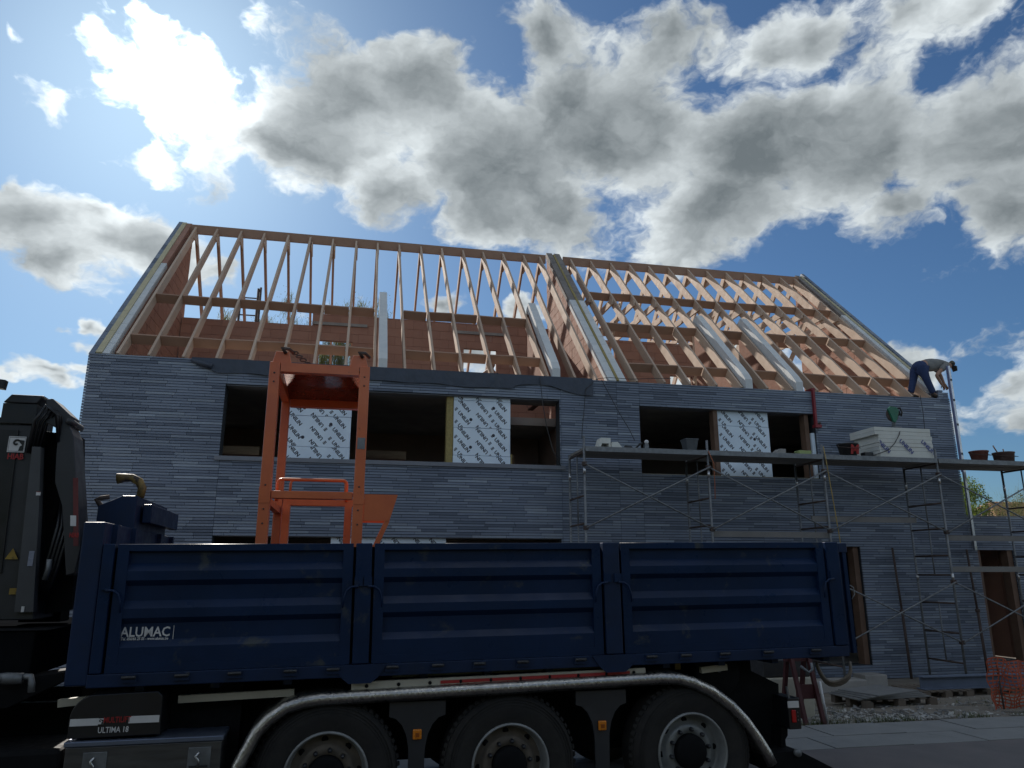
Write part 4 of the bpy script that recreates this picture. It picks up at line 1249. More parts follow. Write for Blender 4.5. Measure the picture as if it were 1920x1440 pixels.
tag(MB().tube([(11.46, 13.98, ZS + .05), (11.38, 13.72, ZS + .0), (11.26, 13.64, ZS - .16), (11.10, 13.62, ZS - .36), (10.95, 13.63, ZS - .50), (10.78, 13.65, ZS - .56), (10.66, 13.7, DECK + .05), (10.5, 13.72, DECK + .012)], .009, 8).build('saw_cable', BLACK, None), 'black cable hanging from the mitre saw across the insulation boards', 'cable')

def bucket(name, label, x, y, z, r0, r1, h, mat, handle=True, square=False, group=None):
    t = thing(name, label, 'bucket', (x, y, z), group)
    n = 4 if square else 24
    prof = [(.0, .004), (r0, .004), (r1, h), (r1 + .012, h), (r1 + .012, h - .02), (r1, h - .025), (r0 + .004, .0), (.0, .0)]
    b = MB()
    b.lathe([(.0, .012), (r0 - .006, .012), (r1 - .008, h - .002), (r1 + .01, h), (r1 + .012, h - .022), (r1 - .0, h - .026), (r0, .0), (.0, .0)], (x, y, z), 'z', n, smooth=not square)
    if square:
        for v in b.v:
            d = v - Vector((x, y, z))
            q = Matrix.Rotation(R(45), 3, 'Z') @ Vector((d.x, d.y, 0))
            v.x, v.y = x + q.x, y + q.y
    b.build('bucket_body', mat, t)
    if handle:
        MB().tube([(x - r1 - .012, y, z + h - .03), (x - r1 - .03, y - .04, z + h - .07), (x - r1 * .6, y - r1 - .04, z + h - .12), (x + r1 * .6, y - r1 - .04, z + h - .12), (x + r1 + .03, y - .04, z + h - .07), (x + r1 + .012, y, z + h - .03)], .006, 6).build('bucket_handle', STEEL_DARK, t)
    return t
CLAY_RED = M('red_bucket', (.17, .045, .035), .6, other=(.22, .10, .08), scale=10, stain=(.30, .26, .23), stain_scale=9, stain_at=.62)
BROWN_B = M('brown_bucket', (.10, .055, .05), .65, other=(.16, .11, .10), scale=9, stain=(.3, .27, .25), stain_scale=8, stain_at=.62)
BLACK_B = M('black_bucket', (.02, .02, .023), .5, other=(.04, .04, .04), scale=9)
GREY_B = M('grey_bucket', (.055, .065, .075), .5, other=(.10, .11, .12), scale=6, stain=(.2, .2, .2), stain_scale=9, stain_at=.64)
bucket('bucket', 'dark grey square bucket on the scaffold in front of the right window', 6.60, 13.95, DECK, .13, .185, .28, GREY_B, False, True)
bk = bucket('bucket', 'black bucket with a red letter M beside the insulation boards', 10.18, 13.9, DECK, .15, .21, .30, BLACK_B)
lettering('lettering', 'M', .26, RED, bk, frame((10.20, 13.70, DECK + .15), (1, 0, 0), (0, 0, 1)) @ Matrix.Rotation(R(11), 4, 'X'), bold=.012)
tag(MB().box(10.50, 10.72, 13.8, 13.95, DECK, DECK + .13).build('battery_case', BLACK_B, None, .02), 'small black tool case between the M bucket and the boards', 'case')
bucket('bucket', 'red-brown mortar bucket with bent handle at the open end of the scaffold', 13.62, 14.1, DECK, .135, .19, .29, CLAY_RED)
b2 = bucket('bucket', 'brown mortar bucket holding a trowel at the open end of the scaffold', 14.22, 14.05, DECK, .185, .215, .27, BROWN_B)
tr = thing('trowel', 'trowel standing in the brown mortar bucket', 'trowel', (14.1, 14.05, DECK + .2))
MB().tube([(14.10, 14.05, DECK + .22), (13.99, 14.03, DECK + .36), (13.96, 14.03, DECK + .42)], .014, 8).build('trowel_handle', TIMBER_RED, tr)
MB().bar((14.18, 14.05, DECK + .10), (14.10, 14.05, DECK + .24), .08, .004).build('trowel_blade', STEEL, tr)
tag(MB().tube([(14.20, 14.0, DECK + .2), (14.16, 13.98, DECK + .34)], .012, 8).build('brush_stick', TIMBER_RED, None), 'short wooden stick beside the trowel in the brown bucket', 'stick')
tag(MB().prism([(13.82, DECK), (14.0, DECK), (13.98, DECK + .05), (13.9, DECK + .09), (13.84, DECK + .04)], 'y', 13.9, 14.0).build('work_glove', BLACK_B, None, .01), 'dark work glove lying between the two mortar buckets', 'glove')
tag(MB().bar((14.5, 13.9, DECK + .02), (14.95, 14.1, DECK + .03), .15, .045).build('timber_offcut', PLANK, None), 'grey timber offcut at the right end of the scaffold deck', 'timber')
LIME = M('lime_plastic', (.34, .42, .16), .5, var=.15)
tag(MB().prism([(8.98, DECK), (9.22, DECK), (9.26, DECK + .115), (8.95, DECK + .115)], 'y', 13.8, 13.98).build('lunch_box', LIME, None, .012), 'pale green plastic tub on the scaffold deck', 'tub')
for k, (x, h, l) in enumerate(((7.86, .08, 'low grey block wedge on the deck left of the pale green tub'), (8.42, .15, 'taller grey block wedge on the deck next to the pale green tub'))):
    tag(MB().prism([(x, DECK), (x + .30, DECK), (x + .30, DECK + h), (x + .17, DECK + h)], 'y', 13.9, 14.1).build('block_wedge', CONCRETE, None), l, 'block')
of = thing('foam_offcut', 'cream foam offcut with open hollow at the left end of the scaffold', 'offcut', (4.83, 14.0, DECK))
MB().prism([(4.62, DECK), (4.67, DECK), (4.72, DECK + .13), (4.86, DECK + .13), (4.86, DECK), (4.90, DECK), (4.90, DECK + .24), (4.70, DECK + .24)], 'y', 13.9, 14.15).build('foam_block', FOAM, of)
MB().box(4.72, 4.86, 14.13, 14.149, DECK, DECK + .125).build('hollow_back', PUR, of)
tag(MB().prism([(4.91, DECK), (5.07, DECK + .0), (5.16, DECK), (5.03, DECK + .16), (4.91, DECK + .15)], 'y', 13.85, 14.1).build('foam_wedge', FOAM, None), 'cream foam wedge leaning against the hollow offcut', 'offcut')
tag(MB().tube([(5.15, 13.9, DECK + .02), (5.2, 13.9, DECK + .08), (5.32, 13.88, DECK + .07), (5.36, 13.88, DECK + .02)], .022, 8).build('rubber_loop', BLACK_B, None), 'black rubber loop on the deck beside the foam wedge', 'hose')
lamp_ = thing('site_lamp', 'small white bulb lamp on a post at the scaffold edge', 'lamp', (5.56, 13.7, DECK))
MB().box(5.52, 5.60, 13.66, 13.74, DECK, DECK + .10).build('lamp_base', STEEL, lamp_)
MB().lathe([(.0, -.045), (.03, -.035), (.045, .0), (.03, .035), (.0, .045)], (5.57, 13.7, DECK + .15), 'z', 14).build('lamp_bulb', WHITE, lamp_)
tag(MB().tube([(5.50, 13.72, DECK + .13), (5.44, 13.74, DECK + .11), (5.36, 13.76, DECK + .02)], .018, 8).build('cable_end', BLACK_B, None), 'short thick black cable end beside the white bulb lamp', 'cable')

# things on and against the facade
def cable(label, pts, r=.008):
    return tag(MB().tube(pts, r, 6).build('cable', BLACK, None), label, 'cable')
pp = lambda x, y, Y: tuple(on_y(x, y, Y))
cable('thin black cable hanging across the right end of the left window', [pp(1012, 706, 14.93), pp(1014, 722, 14.93), pp(1018, 760, 14.93), pp(1025, 800, 14.92), pp(1037, 845, 14.92), pp(1052, 874, 14.93)])
cable('black cable hanging straight down to the scaffold post', [pp(1113, 716, 14.94), pp(1098, 730, 14.94), pp(1095, 770, 14.9), pp(1092, 800, 14.6), pp(1091, 822, 14.4)])
cable('black cable running slantwise down the wall to the white bulb lamp', [pp(1128, 712, 14.96), pp(1140, 735, 14.95), pp(1160, 772, 14.6), pp(1180, 805, 14.2), pp(1190, 826, 13.9)])
cable('thin rope running along the wall top beside the party wall', [(5.05, 15.0, 6.0), (5.3, 14.98, 6.03), (5.8, 14.98, 6.02), (6.3, 14.97, 6.06), (6.75, 15.02, 6.1)], .007)
tag(MB().tube([(13.05, 14.95, 6.0), (13.06, 14.94, 5.6), (13.04, 14.94, 5.2), (13.05, 14.94, 4.9)], .007, 6).build('cable', BLACK, None), 'thin dark cable hanging below the worker to the boards', 'cable')
tag(MB().tube([(9.36, 13.55, 4.42), (9.40, 13.56, 4.1), (9.46, 13.55, 3.3), (9.52, 13.54, 2.4), (9.6, 13.55, 1.4)], .01, 6).build('rope', M('yellow_rope', (.38, .28, .10), .8), None), 'yellow rope hanging beside the middle scaffold post', 'rope')
tag(MB().tube([(6.80, 13.55, 4.24), (6.9, 13.55, 4.0), (6.92, 13.6, 3.6), (6.88, 13.55, 3.3)], .008, 6).build('rope', M('orange_cord', (.42, .14, .07), .8), None), 'thin orange cord looped on the second scaffold post', 'rope')
cl = thing('profile_clamp', 'dark red steel clamp hooked over the wall beside the right window', 'clamp', (10.2, 14.94, 5.1))
REDST = M('red_steel', (.26, .02, .03), .5, var=.3, scale=6)
MB().bar((10.21, 14.955, 5.99), (10.20, 14.955, 5.12), .07, .05).build('clamp_rail', REDST, cl)
MB().box(10.14, 10.30, 14.88, 15.0, 5.10, 5.17).build('clamp_foot', REDST, cl)
MB().box(10.17, 10.25, 14.93, 15.2, 5.985, 6.03).build('clamp_hook', REDST, cl)
MB().lathe([(.0, -.03), (.025, -.03), (.025, .03), (.0, .03)], (10.26, 14.9, 5.2), 'y', 10).build('clamp_knob', STEEL_DARK, cl)
se = thing('corner_profile', 'tall aluminium bricklaying profile standing at the right corner', 'profile', (13.97, 14.97, 2.5))
MB().box(13.93, 13.99, 14.93, 14.985, 2.4, 6.78).build('profile_tube', ALU, se, .004)
MB().box(13.91, 13.928, 14.925, 14.99, 4.2, 6.78).build('profile_edge', M('blue_edge', (.22, .25, .42), .5), se)
for z in (4.6, 5.3, 5.9, 6.4):
    MB().box(13.935, 13.985, 14.924, 14.929, z, z + .05).build('profile_mark', GUN, se)

# corner bricks being laid, and steel props against the wall
for k in range(5):
    for j in range(2):
        if k < 4 - j:
            MB().box(13.62 + .14 * j + .0, 13.755 + .14 * j + .0, 15.02, 15.45, 5.965 + .055 * k, 6.01 + .055 * k).build('corner_brick', BRICK, house)
for x, z1, l in ((11.80, 2.44, 'brown steel prop leaning on the wall left of the doorway'), (13.72, 2.42, 'brown steel prop standing right beside the open doorway')):
    pr = thing('steel_prop', l, 'prop', (x, 14.8, GZ))
    MB().tube([(x, 14.86, GZ), (x - .02, 14.87, 1.1)], .03, 10).build('prop_tube', STEEL_DARK, pr)
    MB().tube([(x - .02, 14.87, 1.0), (x - .05, 14.9, z1)], .024, 10).build('prop_inner_tube', STEEL_DARK, pr)
    MB().lathe([(.03, .0), (.05, .01), (.05, .07), (.03, .08)], (x - .02, 14.87, 1.05), 'z', 12).build('prop_collar', STEEL_DARK, pr)

# ------------------------------------------------------------------ ladder frame behind the house
lad = thing('rear_scaffold_frame', 'narrow steel scaffold frame rising behind the block wall', 'scaffold frame', (-4.1, 26.9, -.3))
for x in (-4.42, -3.82):
    MB().tube([(x, 26.9, -.3), (x, 26.9, 11.95 if x > -4 else 11.3)], .045, 8).build('frame_post', STEEL_DARK, lad)
MB().tube([(-3.74, 26.9, -.3), (-3.74, 26.9, 12.0)], .04, 8).build('frame_post', STEEL_DARK, lad)
for z in [8.6 + .33 * k for k in range(10)]:
    MB().tube([(-4.42, 26.9, z), (-3.82, 26.9, z)], .025, 6).build('frame_rung', STEEL_DARK, lad)

# ------------------------------------------------------------------ things in the yard
WOOD_OLD = M('old_pallet_wood', (.17, .14, .11), .9, other=(.11, .09, .075), scale=5, rnd=.5, bump=.3)
def pallet(x, y, z, w, d, label, group=None, rot=0.0):
    t = thing('pallet', label, 'pallet', (x, y, z), group, rot)
    m4 = WM[t.name]
    for j in range(3):
        MB(m4).box(-w / 2, w / 2, -d / 2 + j * (d - .1) / 2, -d / 2 + .1 + j * (d - .1) / 2, 0, .02).build('bottom_board', WOOD_OLD, t)
        for i in range(3):
            MB(m4).box(-w / 2 + i * (w - .14) / 2, -w / 2 + .14 + i * (w - .14) / 2, -d / 2 + j * (d - .1) / 2, -d / 2 + .1 + j * (d - .1) / 2, .02, .11).build('pallet_block', WOOD_OLD, t)
    for i in range(7):
        x0 = -w / 2 + i * (w - .1) / 6
        MB(m4).box(x0, x0 + .1, -d / 2, d / 2, .111, .131).build('deck_board', WOOD_OLD, t)
    return t
gz = ground_z
pallet(8.45, 11.35, gz(11.35), 1.35, .8, 'old pallet under a stack of thin slabs behind the truck', rot=R(4))
STONE = M('slab_stone', (.22, .225, .22), .85, other=(.15, .15, .15), scale=6, rnd=.5, bump=.3)
for k in range(4):
    MBs = MB(Matrix.Translation((8.42, 11.35, gz(11.35) + .134 + .022 * k)) @ Matrix.Rotation(R(3 + 5 * k), 4, 'Z')).box(-.72 + .05 * k, .62 - .06 * k, -.36, .36, 0, .020)
    tag(MBs.build('stone_slab', STONE, None, .003), '%s thin grey slab of the fanned stack on the pallet' % ('lowest', 'second lowest', 'second highest', 'topmost')[k], 'slab', 'thin slabs on the pallet')
pallet(10.15, 12.3, gz(12.3), 1.0, .8, 'pale pallet carrying the left end of the blue grey beam')
pallet(11.5, 12.3, gz(12.3), 1.0, .8, 'pale pallet carrying the right end of the blue grey beam')
tag(MB().prism([(12.02, gz(12.3) + .134), (12.22, gz(12.3) + .134), (12.22, gz(12.3) + .15), (12.13, gz(12.3) + .15), (12.13, gz(12.3) + .33), (12.22, gz(12.3) + .33), (12.22, gz(12.3) + .346), (12.02, gz(12.3) + .346), (12.02, gz(12.3) + .33), (12.11, gz(12.3) + .33), (12.11, gz(12.3) + .15), (12.02, gz(12.3) + .15)], 'x', 9.78, 12.0).build('steel_beam', M('blue_grey_steel', (.15, .19, .27), .55, metal=.2, var=.25, scale=3), None), 'blue grey steel beam lying on two pallets before the house', 'beam')
tag(MB().box(7.9, 9.6, 13.3, 13.7, gz(13.5), gz(13.5) + .22).build('foundation_block', CONCRETE, None, .02), 'long grey concrete block lying at the foot of the wall', 'block')
tag(MB().box(10.0, 10.5, 13.9, 14.3, gz(14), gz(14) + .24).build('concrete_block', CONCRETE, None, .02), 'short grey concrete block at the foot of the wall near the scaffold', 'block')
# trestle, box and sheet standing just behind the truck
ts = thing('steel_trestle', 'dark red steel trestle standing behind the tail of the truck', 'trestle', (6.0, 9.75, gz(9.75)))
for x in (5.88, 6.14):
    for s in (-1, 1):
        MB().bar((x, 9.75 + .28 * s, gz(9.75)), (x, 9.75 + .05 * s, .80), .05, .05, (1, 0, 0)).build('trestle_leg', M('maroon_steel', (.08, .016, .018), .6, var=.3), ts)
MB().box(5.82, 6.2, 9.70, 9.80, .74, .80).build('trestle_bar', ts.children[0].data.materials[0], ts)
MB().box(5.86, 6.16, 9.60, 9.62, .28, .46).build('trestle_plate', ts.children[0].data.materials[0], ts)
MB().tube([(6.21, 9.5, gz(9.5)), (6.185, 9.55, .50)], .014, 8).build('white_rod', WHITE, ts)
MB().tube([(5.9, 9.52, .70), (6.0, 9.5, .62), (6.06, 9.5, .66), (6.05, 9.5, .74)], .018, 8).build('handle', STEEL, ts)
bx = thing('mixer_tub', 'pale grey mortar tub with dark top standing behind the truck', 'tub', (6.0, 10.35, gz(10.35)))
MB().prism([(5.72, gz(10.3)), (6.42, gz(10.3)), (6.46, .48), (5.66, .48)], 'y', 10.1, 10.6).build('tub_body', CREAM, bx, .02)
MB().box(5.70, 6.42, 10.12, 10.58, .482, .72).build('tub_filling', BLACK_B, bx, .02)
tag(MB().prism([(5.58, .32), (5.68, .28), (5.62, .86), (5.46, .86)], 'y', 10.8, 10.9).build('plastic_sheet', M('pale_sheet', (.5, .55, .66), .5), None), 'pale blue plastic sheet hanging behind the truck tail', 'sheet')
rope_pts = [TT @ Vector((1.50 + .17 * math.sin(t), .25 + .02 * math.cos(3 * t), 1.13 - .17 * math.cos(t))) for t in [math.pi * (-.5 + k * .1) for k in range(11)]]
for k in range(3):
    tag(MB().tube([p + Vector((.02 * k, .03 * k, -.02 * k)) for p in rope_pts[(k % 2):]], .012, 6).build('sling', M('sling_%d' % k, (.24, .21, .18), .9), None), ('outer', 'middle', 'inner')[k] + ' loop of the grey sling hanging under the container tail', 'sling', 'slings under the container tail')

# orange safety netting on a post
net = thing('safety_fence', 'crumpled orange safety netting on a steel pin by the pavement', 'fence', (9.6, 10.0, gz(10)))
NET = M('orange_netting', (.48, .10, .045), .7, var=.25, scale=12)
MB().tube([(9.42, 10.0, gz(10) - .02), (9.40, 10.0, .62)], .012, 8).build('fence_pin', STEEL_DARK, net)
nb = MB()
rn = random.Random(4)
NX, NZ = 42, 15
def npos(i, j):
    x = 9.27 + i * .055
    z = gz(10) + .005 + j * .049 + .02 * math.sin(i * .8) + (.03 * math.sin(i * .35 + 1) if j > 8 else 0)
    y = 10.0 + .06 * math.sin(i * .4 + j * .25) + .03 * math.sin(i * 1.1 - j * .4)
    return Vector((x + .02 * math.sin(j * 1.3 + i), y, z))
for i in range(NX):
    for j in range(NZ):
        if j < NZ - 1:
            nb.bar(npos(i, j), npos(i, j + 1), .017, .004, (0, 1, 0))
        if i < NX - 1 and j > 0:
            nb.bar(npos(i, j), npos(i + 1, j), .004, .019)
tag(nb.build('netting', NET, net), kind='stuff')

# rubble and grass along the pavement edge
rb = MB()
rn = random.Random(12)
for k in range(1500):
    y = 9.45 + abs(rn.gauss(0, 1.1))
    x = rn.uniform(4.5, 12.5)
    if k % 3 == 0:
        x, y = rn.gauss(6.7, .8), 9.5 + abs(rn.gauss(0, .5))
    s = rn.uniform(.008, .034) * (1.8 if rn.random() < .06 else 1)
    m = Matrix.Translation((x, y, gz(y) + .004)) @ Euler((rn.uniform(-.5, .5), rn.uniform(-.5, .5), rn.uniform(0, 6.3))).to_matrix().to_4x4()
    o = len(rb.v)
    rb.mi = rn.choice((0, 0, 1, 2))
    rb.box(-s, s, -s * rn.uniform(.4, .8), s * .6, -s * .2, s * rn.uniform(.15, .5))
    for v in rb.v[o:]:
        v[:] = m @ v
for k in range(70):                              # splintered laths and strapping among the stones
    y, x = 9.5 + abs(rn.gauss(0, 1.2)), rn.uniform(5, 12)
    t, L = rn.uniform(0, 3.1), rn.uniform(.08, .4)
    rb.mi = 3
    rb.bar((x, y, gz(y) + .02), (x + L * math.cos(t), y + L * math.sin(t), gz(y + L * math.sin(t)) + .025), .025, .008)
tag(rb.build('rubble', [CONCRETE, STONE, M('pale_chip', (.5, .49, .46), .9), PLANK], None), 'loose rubble and stone chips on the trodden yard', 'rubble', kind='stuff')
gr = MB()
for k in range(5200):
    x = rn.uniform(4.0, 13.0)
    y = 9.42 + abs(rn.gauss(0, .14)) if rn.random() < .75 else rn.uniform(9.5, 11.5)
    if .25 > (math.sin(x * 2.1) + math.sin(x * 5.3 + 1)) * .5 + rn.uniform(0, .6):
        continue
    h, a = rn.uniform(.02, .085), rn.uniform(0, 6.3)
    z = gz(y)
    w = .004
    dx, dy = math.cos(a), math.sin(a)
    gr.add([(x - dy * w, y + dx * w, z), (x + dy * w, y - dx * w, z), (x + dx * h * .5, y + dy * h * .5, z + h)], [(0, 1, 2)])
tag(gr.build('grass', M('short_grass', (.065, .095, .03), .8, other=(.11, .12, .05), scale=6), None), 'short grass growing along the pavement edge', 'grass', kind='stuff')

# ------------------------------------------------------------------ the worker on the wall
YP = 15.22
Pz = 6.0
man = thing('person', 'worker in grey t-shirt and blue trousers bending over the wall corner', 'person', (13.3, YP, Pz))
def P(px, py, y=YP):
    return on_y(px, py, y)
def skin(name, verts, edges, mat, sub=2, root=0):
    # verts: (point, radius) ; grown into one surface
    me = bpy.data.meshes.new(name)
    c = verts[root][0].copy()
    me.from_pydata([p - c for p, r in verts], edges, [])
    me.materials.append(mat)
    o = piece(name, me, man, Matrix.Translation(c))
    md = o.modifiers.new('skin', 'SKIN')
    md.use_smooth_shade = True
    for i, (p, r) in enumerate(verts):
        rr = r if isinstance(r, tuple) else (r, r)
        me.skin_vertices[0].data[i].radius = rr
        me.skin_vertices[0].data[i].use_root = i == root
    sb = o.modifiers.new('round', 'SUBSURF')
    sb.levels = sb.render_levels = sub
    return o
SKINM = M('skin', (.42, .24, .17), .6, var=.15)
DENIM = M('blue_workwear', (.028, .05, .14), .85, other=(.02, .038, .105), scale=14, bump=.4, bscale=30)
SHIRT = M('grey_cotton', (.26, .26, .255), .9, other=(.2, .2, .2), scale=10, bump=.4, bscale=25)
V = Vector
hip, waist, chest, neck = P(1721, 689), P(1732, 683.5), P(1760, 684.5), P(1771.5, 683.5)
head, brow, chin = P(1781, 684), P(1785.5, 686), P(1781.5, 690.5)
hl, hr = hip + V((-.01, .10, -.02)), hip + V((.02, -.10, -.02))
kl, al = P(1712, 715, YP + .13), P(1707.5, 740, YP + .13)
kr, ar = P(1738.5, 714, YP - .13), P(1751, 740, YP - .13)
sl, sr = chest + V((.06, .17, -.04)), chest + V((.06, -.17, -.04))
el_, wl = P(1764, 705, YP + .16), P(1770, 719, YP + .10)
er, wr = P(1755.5, 703.5, YP - .18), P(1764.5, 719, YP - .12)
toe_l, toe_r = al + V((.16, 0, -.02)), ar + V((.16, 0, -.02))
body = [(hip, .13), (waist, (.12, .14)), (chest, (.12, .17)), (neck, .055), (head, .095), (brow, .085), (chin, .05),
        (hl, .09), (kl, .06), (al, .045), (toe_l, .035), (hr, .09), (kr, .06), (ar, .045), (toe_r, .035),
        (sl, .065), (el_, .045), (wl, .03), (sr, .065), (er, .045), (wr, .03)]
edges = [(0, 1), (1, 2), (2, 3), (3, 4), (4, 5), (4, 6), (0, 7), (7, 8), (8, 9), (9, 10), (0, 11), (11, 12), (12, 13), (13, 14), (2, 15), (15, 16), (16, 17), (2, 18), (18, 19), (19, 20)]
for w, base in ((wl, 17), (wr, 20)):             # palm and five fingers closing on the brick
    pi = len(body)
    palm = w + V((.045, 0, -.055))
    body.append((palm, (.032, .024)))
    edges.append((base, pi))
    for f, (off, ln) in enumerate(((.030, .062), (.011, .072), (-.009, .068), (-.028, .055))):
        a = palm + V((.022, off, -.04))
        body += [(a, .010), (a + V((.012, 0, -ln * .55)), .009), (a + V((-.008, 0, -ln)), .008)]
        k = len(body) - 3
        edges += [(pi, k), (k, k + 1), (k + 1, k + 2)]
    a = palm + V((-.03, .02, -.02))
    body += [(a, .011), (a + V((-.005, .005, -.04)), .009)]
    k = len(body) - 2
    edges += [(pi, k), (k, k + 1)]
skin('body', body, edges, SKINM)
mid = lambda a, b, t=.5: a.lerp(b, t)
skin('trousers', [(hip, .158), (mid(hip, waist, 1.1), (.15, .17)), (hl, .125), (mid(hl, kl), .105), (kl, .088), (al + V((0, 0, .02)), .075), (hr, .125), (mid(hr, kr), .105), (kr, .088), (ar + V((0, 0, .02)), .075)],
     [(0, 1), (0, 2), (2, 3), (3, 4), (4, 5), (0, 6), (6, 7), (7, 8), (8, 9)], DENIM)
skin('shirt', [(mid(hip, waist, .55), (.15, .172)), (mid(waist, chest, .5), (.15, .185)), (chest, (.145, .20)), (mid(chest, neck, .6), .085), (sl, .092), (mid(sl, el_, .55), .075), (sr, .092), (mid(sr, er, .55), .075)],
     [(0, 1), (1, 2), (2, 3), (2, 4), (4, 5), (2, 6), (6, 7)], SHIRT)
for a, t_ in ((al, toe_l), (ar, toe_r)):
    skin('boot', [(a + V((-.03, 0, .05)), .058), (a + V((-.02, 0, -.03)), .055), (t_ + V((-.04, 0, -.02)), (.05, .04)), (t_ + V((.05, 0, -.025)), (.042, .03))], [(0, 1), (1, 2), (2, 3)], M('boot_leather', (.05, .035, .025), .7))
hd = (brow - neck).normalized()
CAPM = M('camo_cap', (.16, .14, .09), .9, other=(.05, .05, .035), scale=22)
skin('cap', [(head + V((.0, 0, .045)), (.085, .10)), (head + V((.075, 0, .03)), (.075, .09)), (head + V((.11, 0, -.02)), (.05, .07))], [(0, 1), (1, 2)], CAPM)
MB().prism([(brow.x + .02, brow.z + .0), (brow.x + .075, brow.z - .02), (brow.x + .07, brow.z - .14), (brow.x + .05, brow.z - .13)], 'y', YP - .075, YP + .075).build('cap_visor', BLACK_B, man, .01)
MB().tube([head + V((-.02, -.102, -.0)), head + V((.02, -.11, .02)), head + V((.03, -.105, -.03)), head + V((-.01, -.10, -.04))], .016, 8).build('ear_defender', BLACK_B, man)
for s in (-1, 1):
    MB().lathe([(.0, -.012), (.01, -.006), (.012, .0), (.01, .006), (.0, .012)], brow + V((.055, .034 * s, -.045)), 'z', 8).build('eye', PRINT, man)
skin('nose', [(brow + V((.06, 0, -.05)), .014), (brow + V((.085, 0, -.075)), .012)], [(0, 1)], SKINM, 1)
MB().tube([chin + V((.035, -.025, -.012)), chin + V((.048, 0, -.012)), chin + V((.035, .025, -.012))], .006, 6).build('mouth', M('lip', (.3, .12, .1), .6), man)

# second worker crouching in the loft behind the rafters
wk = thing('person', 'worker in dark clothes crouching in the loft behind the rafters', 'person', (3.35, 19.2, 5.78))
man = wk
q = V((3.25, 19.2, 5.80))
skin('body', [(q + V((0, 0, .75)), .13), (q + V((.05, -.05, 1.0)), (.12, .14)), (q + V((.12, -.1, 1.25)), (.12, .17)), (q + V((.16, -.14, 1.42)), .055), (q + V((.2, -.18, 1.58)), .10),
              (q + V((-.1, -.1, .45)), .085), (q + V((-.1, 0, .04)), .05), (q + V((.15, -.2, .45)), .085), (q + V((.18, -.05, .04)), .05),
              (q + V((-.08, -.12, 1.22)), .065), (q + V((-.15, -.25, 1.0)), .05), (q + V((-.02, -.42, .95)), .035), (q + V((.32, -.1, 1.25)), .065), (q + V((.48, -.2, 1.05)), .05), (q + V((.52, -.4, .9)), .035)],
     [(0, 1), (1, 2), (2, 3), (3, 4), (0, 5), (5, 6), (0, 7), (7, 8), (2, 9), (9, 10), (10, 11), (2, 12), (12, 13), (13, 14)], SKINM)
skin('overalls', [(q + V((0, 0, .75)), .16), (q + V((.05, -.05, 1.0)), (.15, .17)), (q + V((.12, -.1, 1.25)), (.15, .20)), (q + V((-.1, -.1, .45)), .11), (q + V((-.1, 0, .06)), .08), (q + V((.15, -.2, .45)), .11), (q + V((.18, -.05, .06)), .08),
                  (q + V((-.08, -.12, 1.22)), .09), (q + V((-.15, -.25, 1.0)), .07), (q + V((.32, -.1, 1.25)), .09), (q + V((.48, -.2, 1.05)), .075), (q + V((.51, -.36, .93)), .05)],
     [(0, 1), (1, 2), (0, 3), (3, 4), (0, 5), (5, 6), (2, 7), (7, 8), (2, 9), (9, 10), (10, 11)], M('dark_overalls', (.02, .022, .03), .85))
skin('hood', [(q + V((.19, -.15, 1.60)), .115), (q + V((.17, -.10, 1.52)), .10)], [(0, 1)], BLACK_B)

# ------------------------------------------------------------------ trees and the neighbour's house
def tree(name, label, x, y, z0, h, cr, n_leaf, leaf, mat, bark, seed, crown_z=.35, sparse=1.0, cat='tree', group=None, twigs=1500):
    t = thing(name, label, cat, (x, y, z0), group)
    r = random.Random(seed)
    b = MB()
    tips = []
    def grow(p, d, L, rad, lev):
        pts, rads = [p], [rad]
        q = p.copy()
        for k in range(4):
            d = (d + V((r.uniform(-.18, .18), r.uniform(-.18, .18), r.uniform(-.05, .12)))).normalized()
            q = q + d * L / 4
            pts.append(q.copy())
            rads.append(rad * (1 - .16 * (k + 1)))
            if lev > 1:
                tips.append(q.copy())
        b.tube(pts, rads, 6 if lev < 2 else 4, caps=False)
        if lev < 4:
            for k in range(4 if lev == 0 else 3):
                a = r.uniform(0, 6.3)
                s = r.uniform(.45, .95) if lev else r.uniform(.5, .8)
                dd = (d * (1 - s * .45) + V((math.cos(a), math.sin(a), r.uniform(-.1, .45))) * s).normalized()
                i = r.choice((2, 3, 4))
                grow(pts[i], dd, L * r.uniform(.55, .75), rads[i] * .62, lev + 1)
        else:
            tips.append(q)
    grow(V((x, y, z0)), V((0, 0, 1)), h * .42, h * .022, 0)
    b.build('trunk', bark, t)
    lo = z0 + h * crown_z
    c = MB()
    tips = [p for p in tips if p.z > lo]
    zc = z0 + h * .66
    for k in range(n_leaf):
        p = r.choice(tips)
        g = .07 * sparse * cr / 2
        q = p + V((r.gauss(0, g), r.gauss(0, g), r.gauss(0, g)))
        u = V((r.uniform(-1, 1), r.uniform(-1, 1), r.uniform(-1, 1))).normalized() * leaf * r.uniform(.6, 1.3)
        w = u.cross(V((r.uniform(-1, 1), r.uniform(-1, 1), r.uniform(-1, 1)))).normalized() * leaf * .55
        c.add([q - u, q + w, q + u, q - w], [(0, 1, 2, 3)])
    for k in range(twigs):                       # fine hanging twigs
        p = r.choice(tips) + V((r.gauss(0, .12), r.gauss(0, .12), r.gauss(0, .12)))
        L = r.uniform(.25, .8)
        q = p + V((r.gauss(0, .14), r.gauss(0, .14), -L if r.random() < .7 else L * .6))
        w = V((.007, .004, 0))
        c.add([p - w, p + w, q + w * .4, q - w * .4], [(0, 1, 2, 3)])
    c.build('crown', mat, t)
    return t
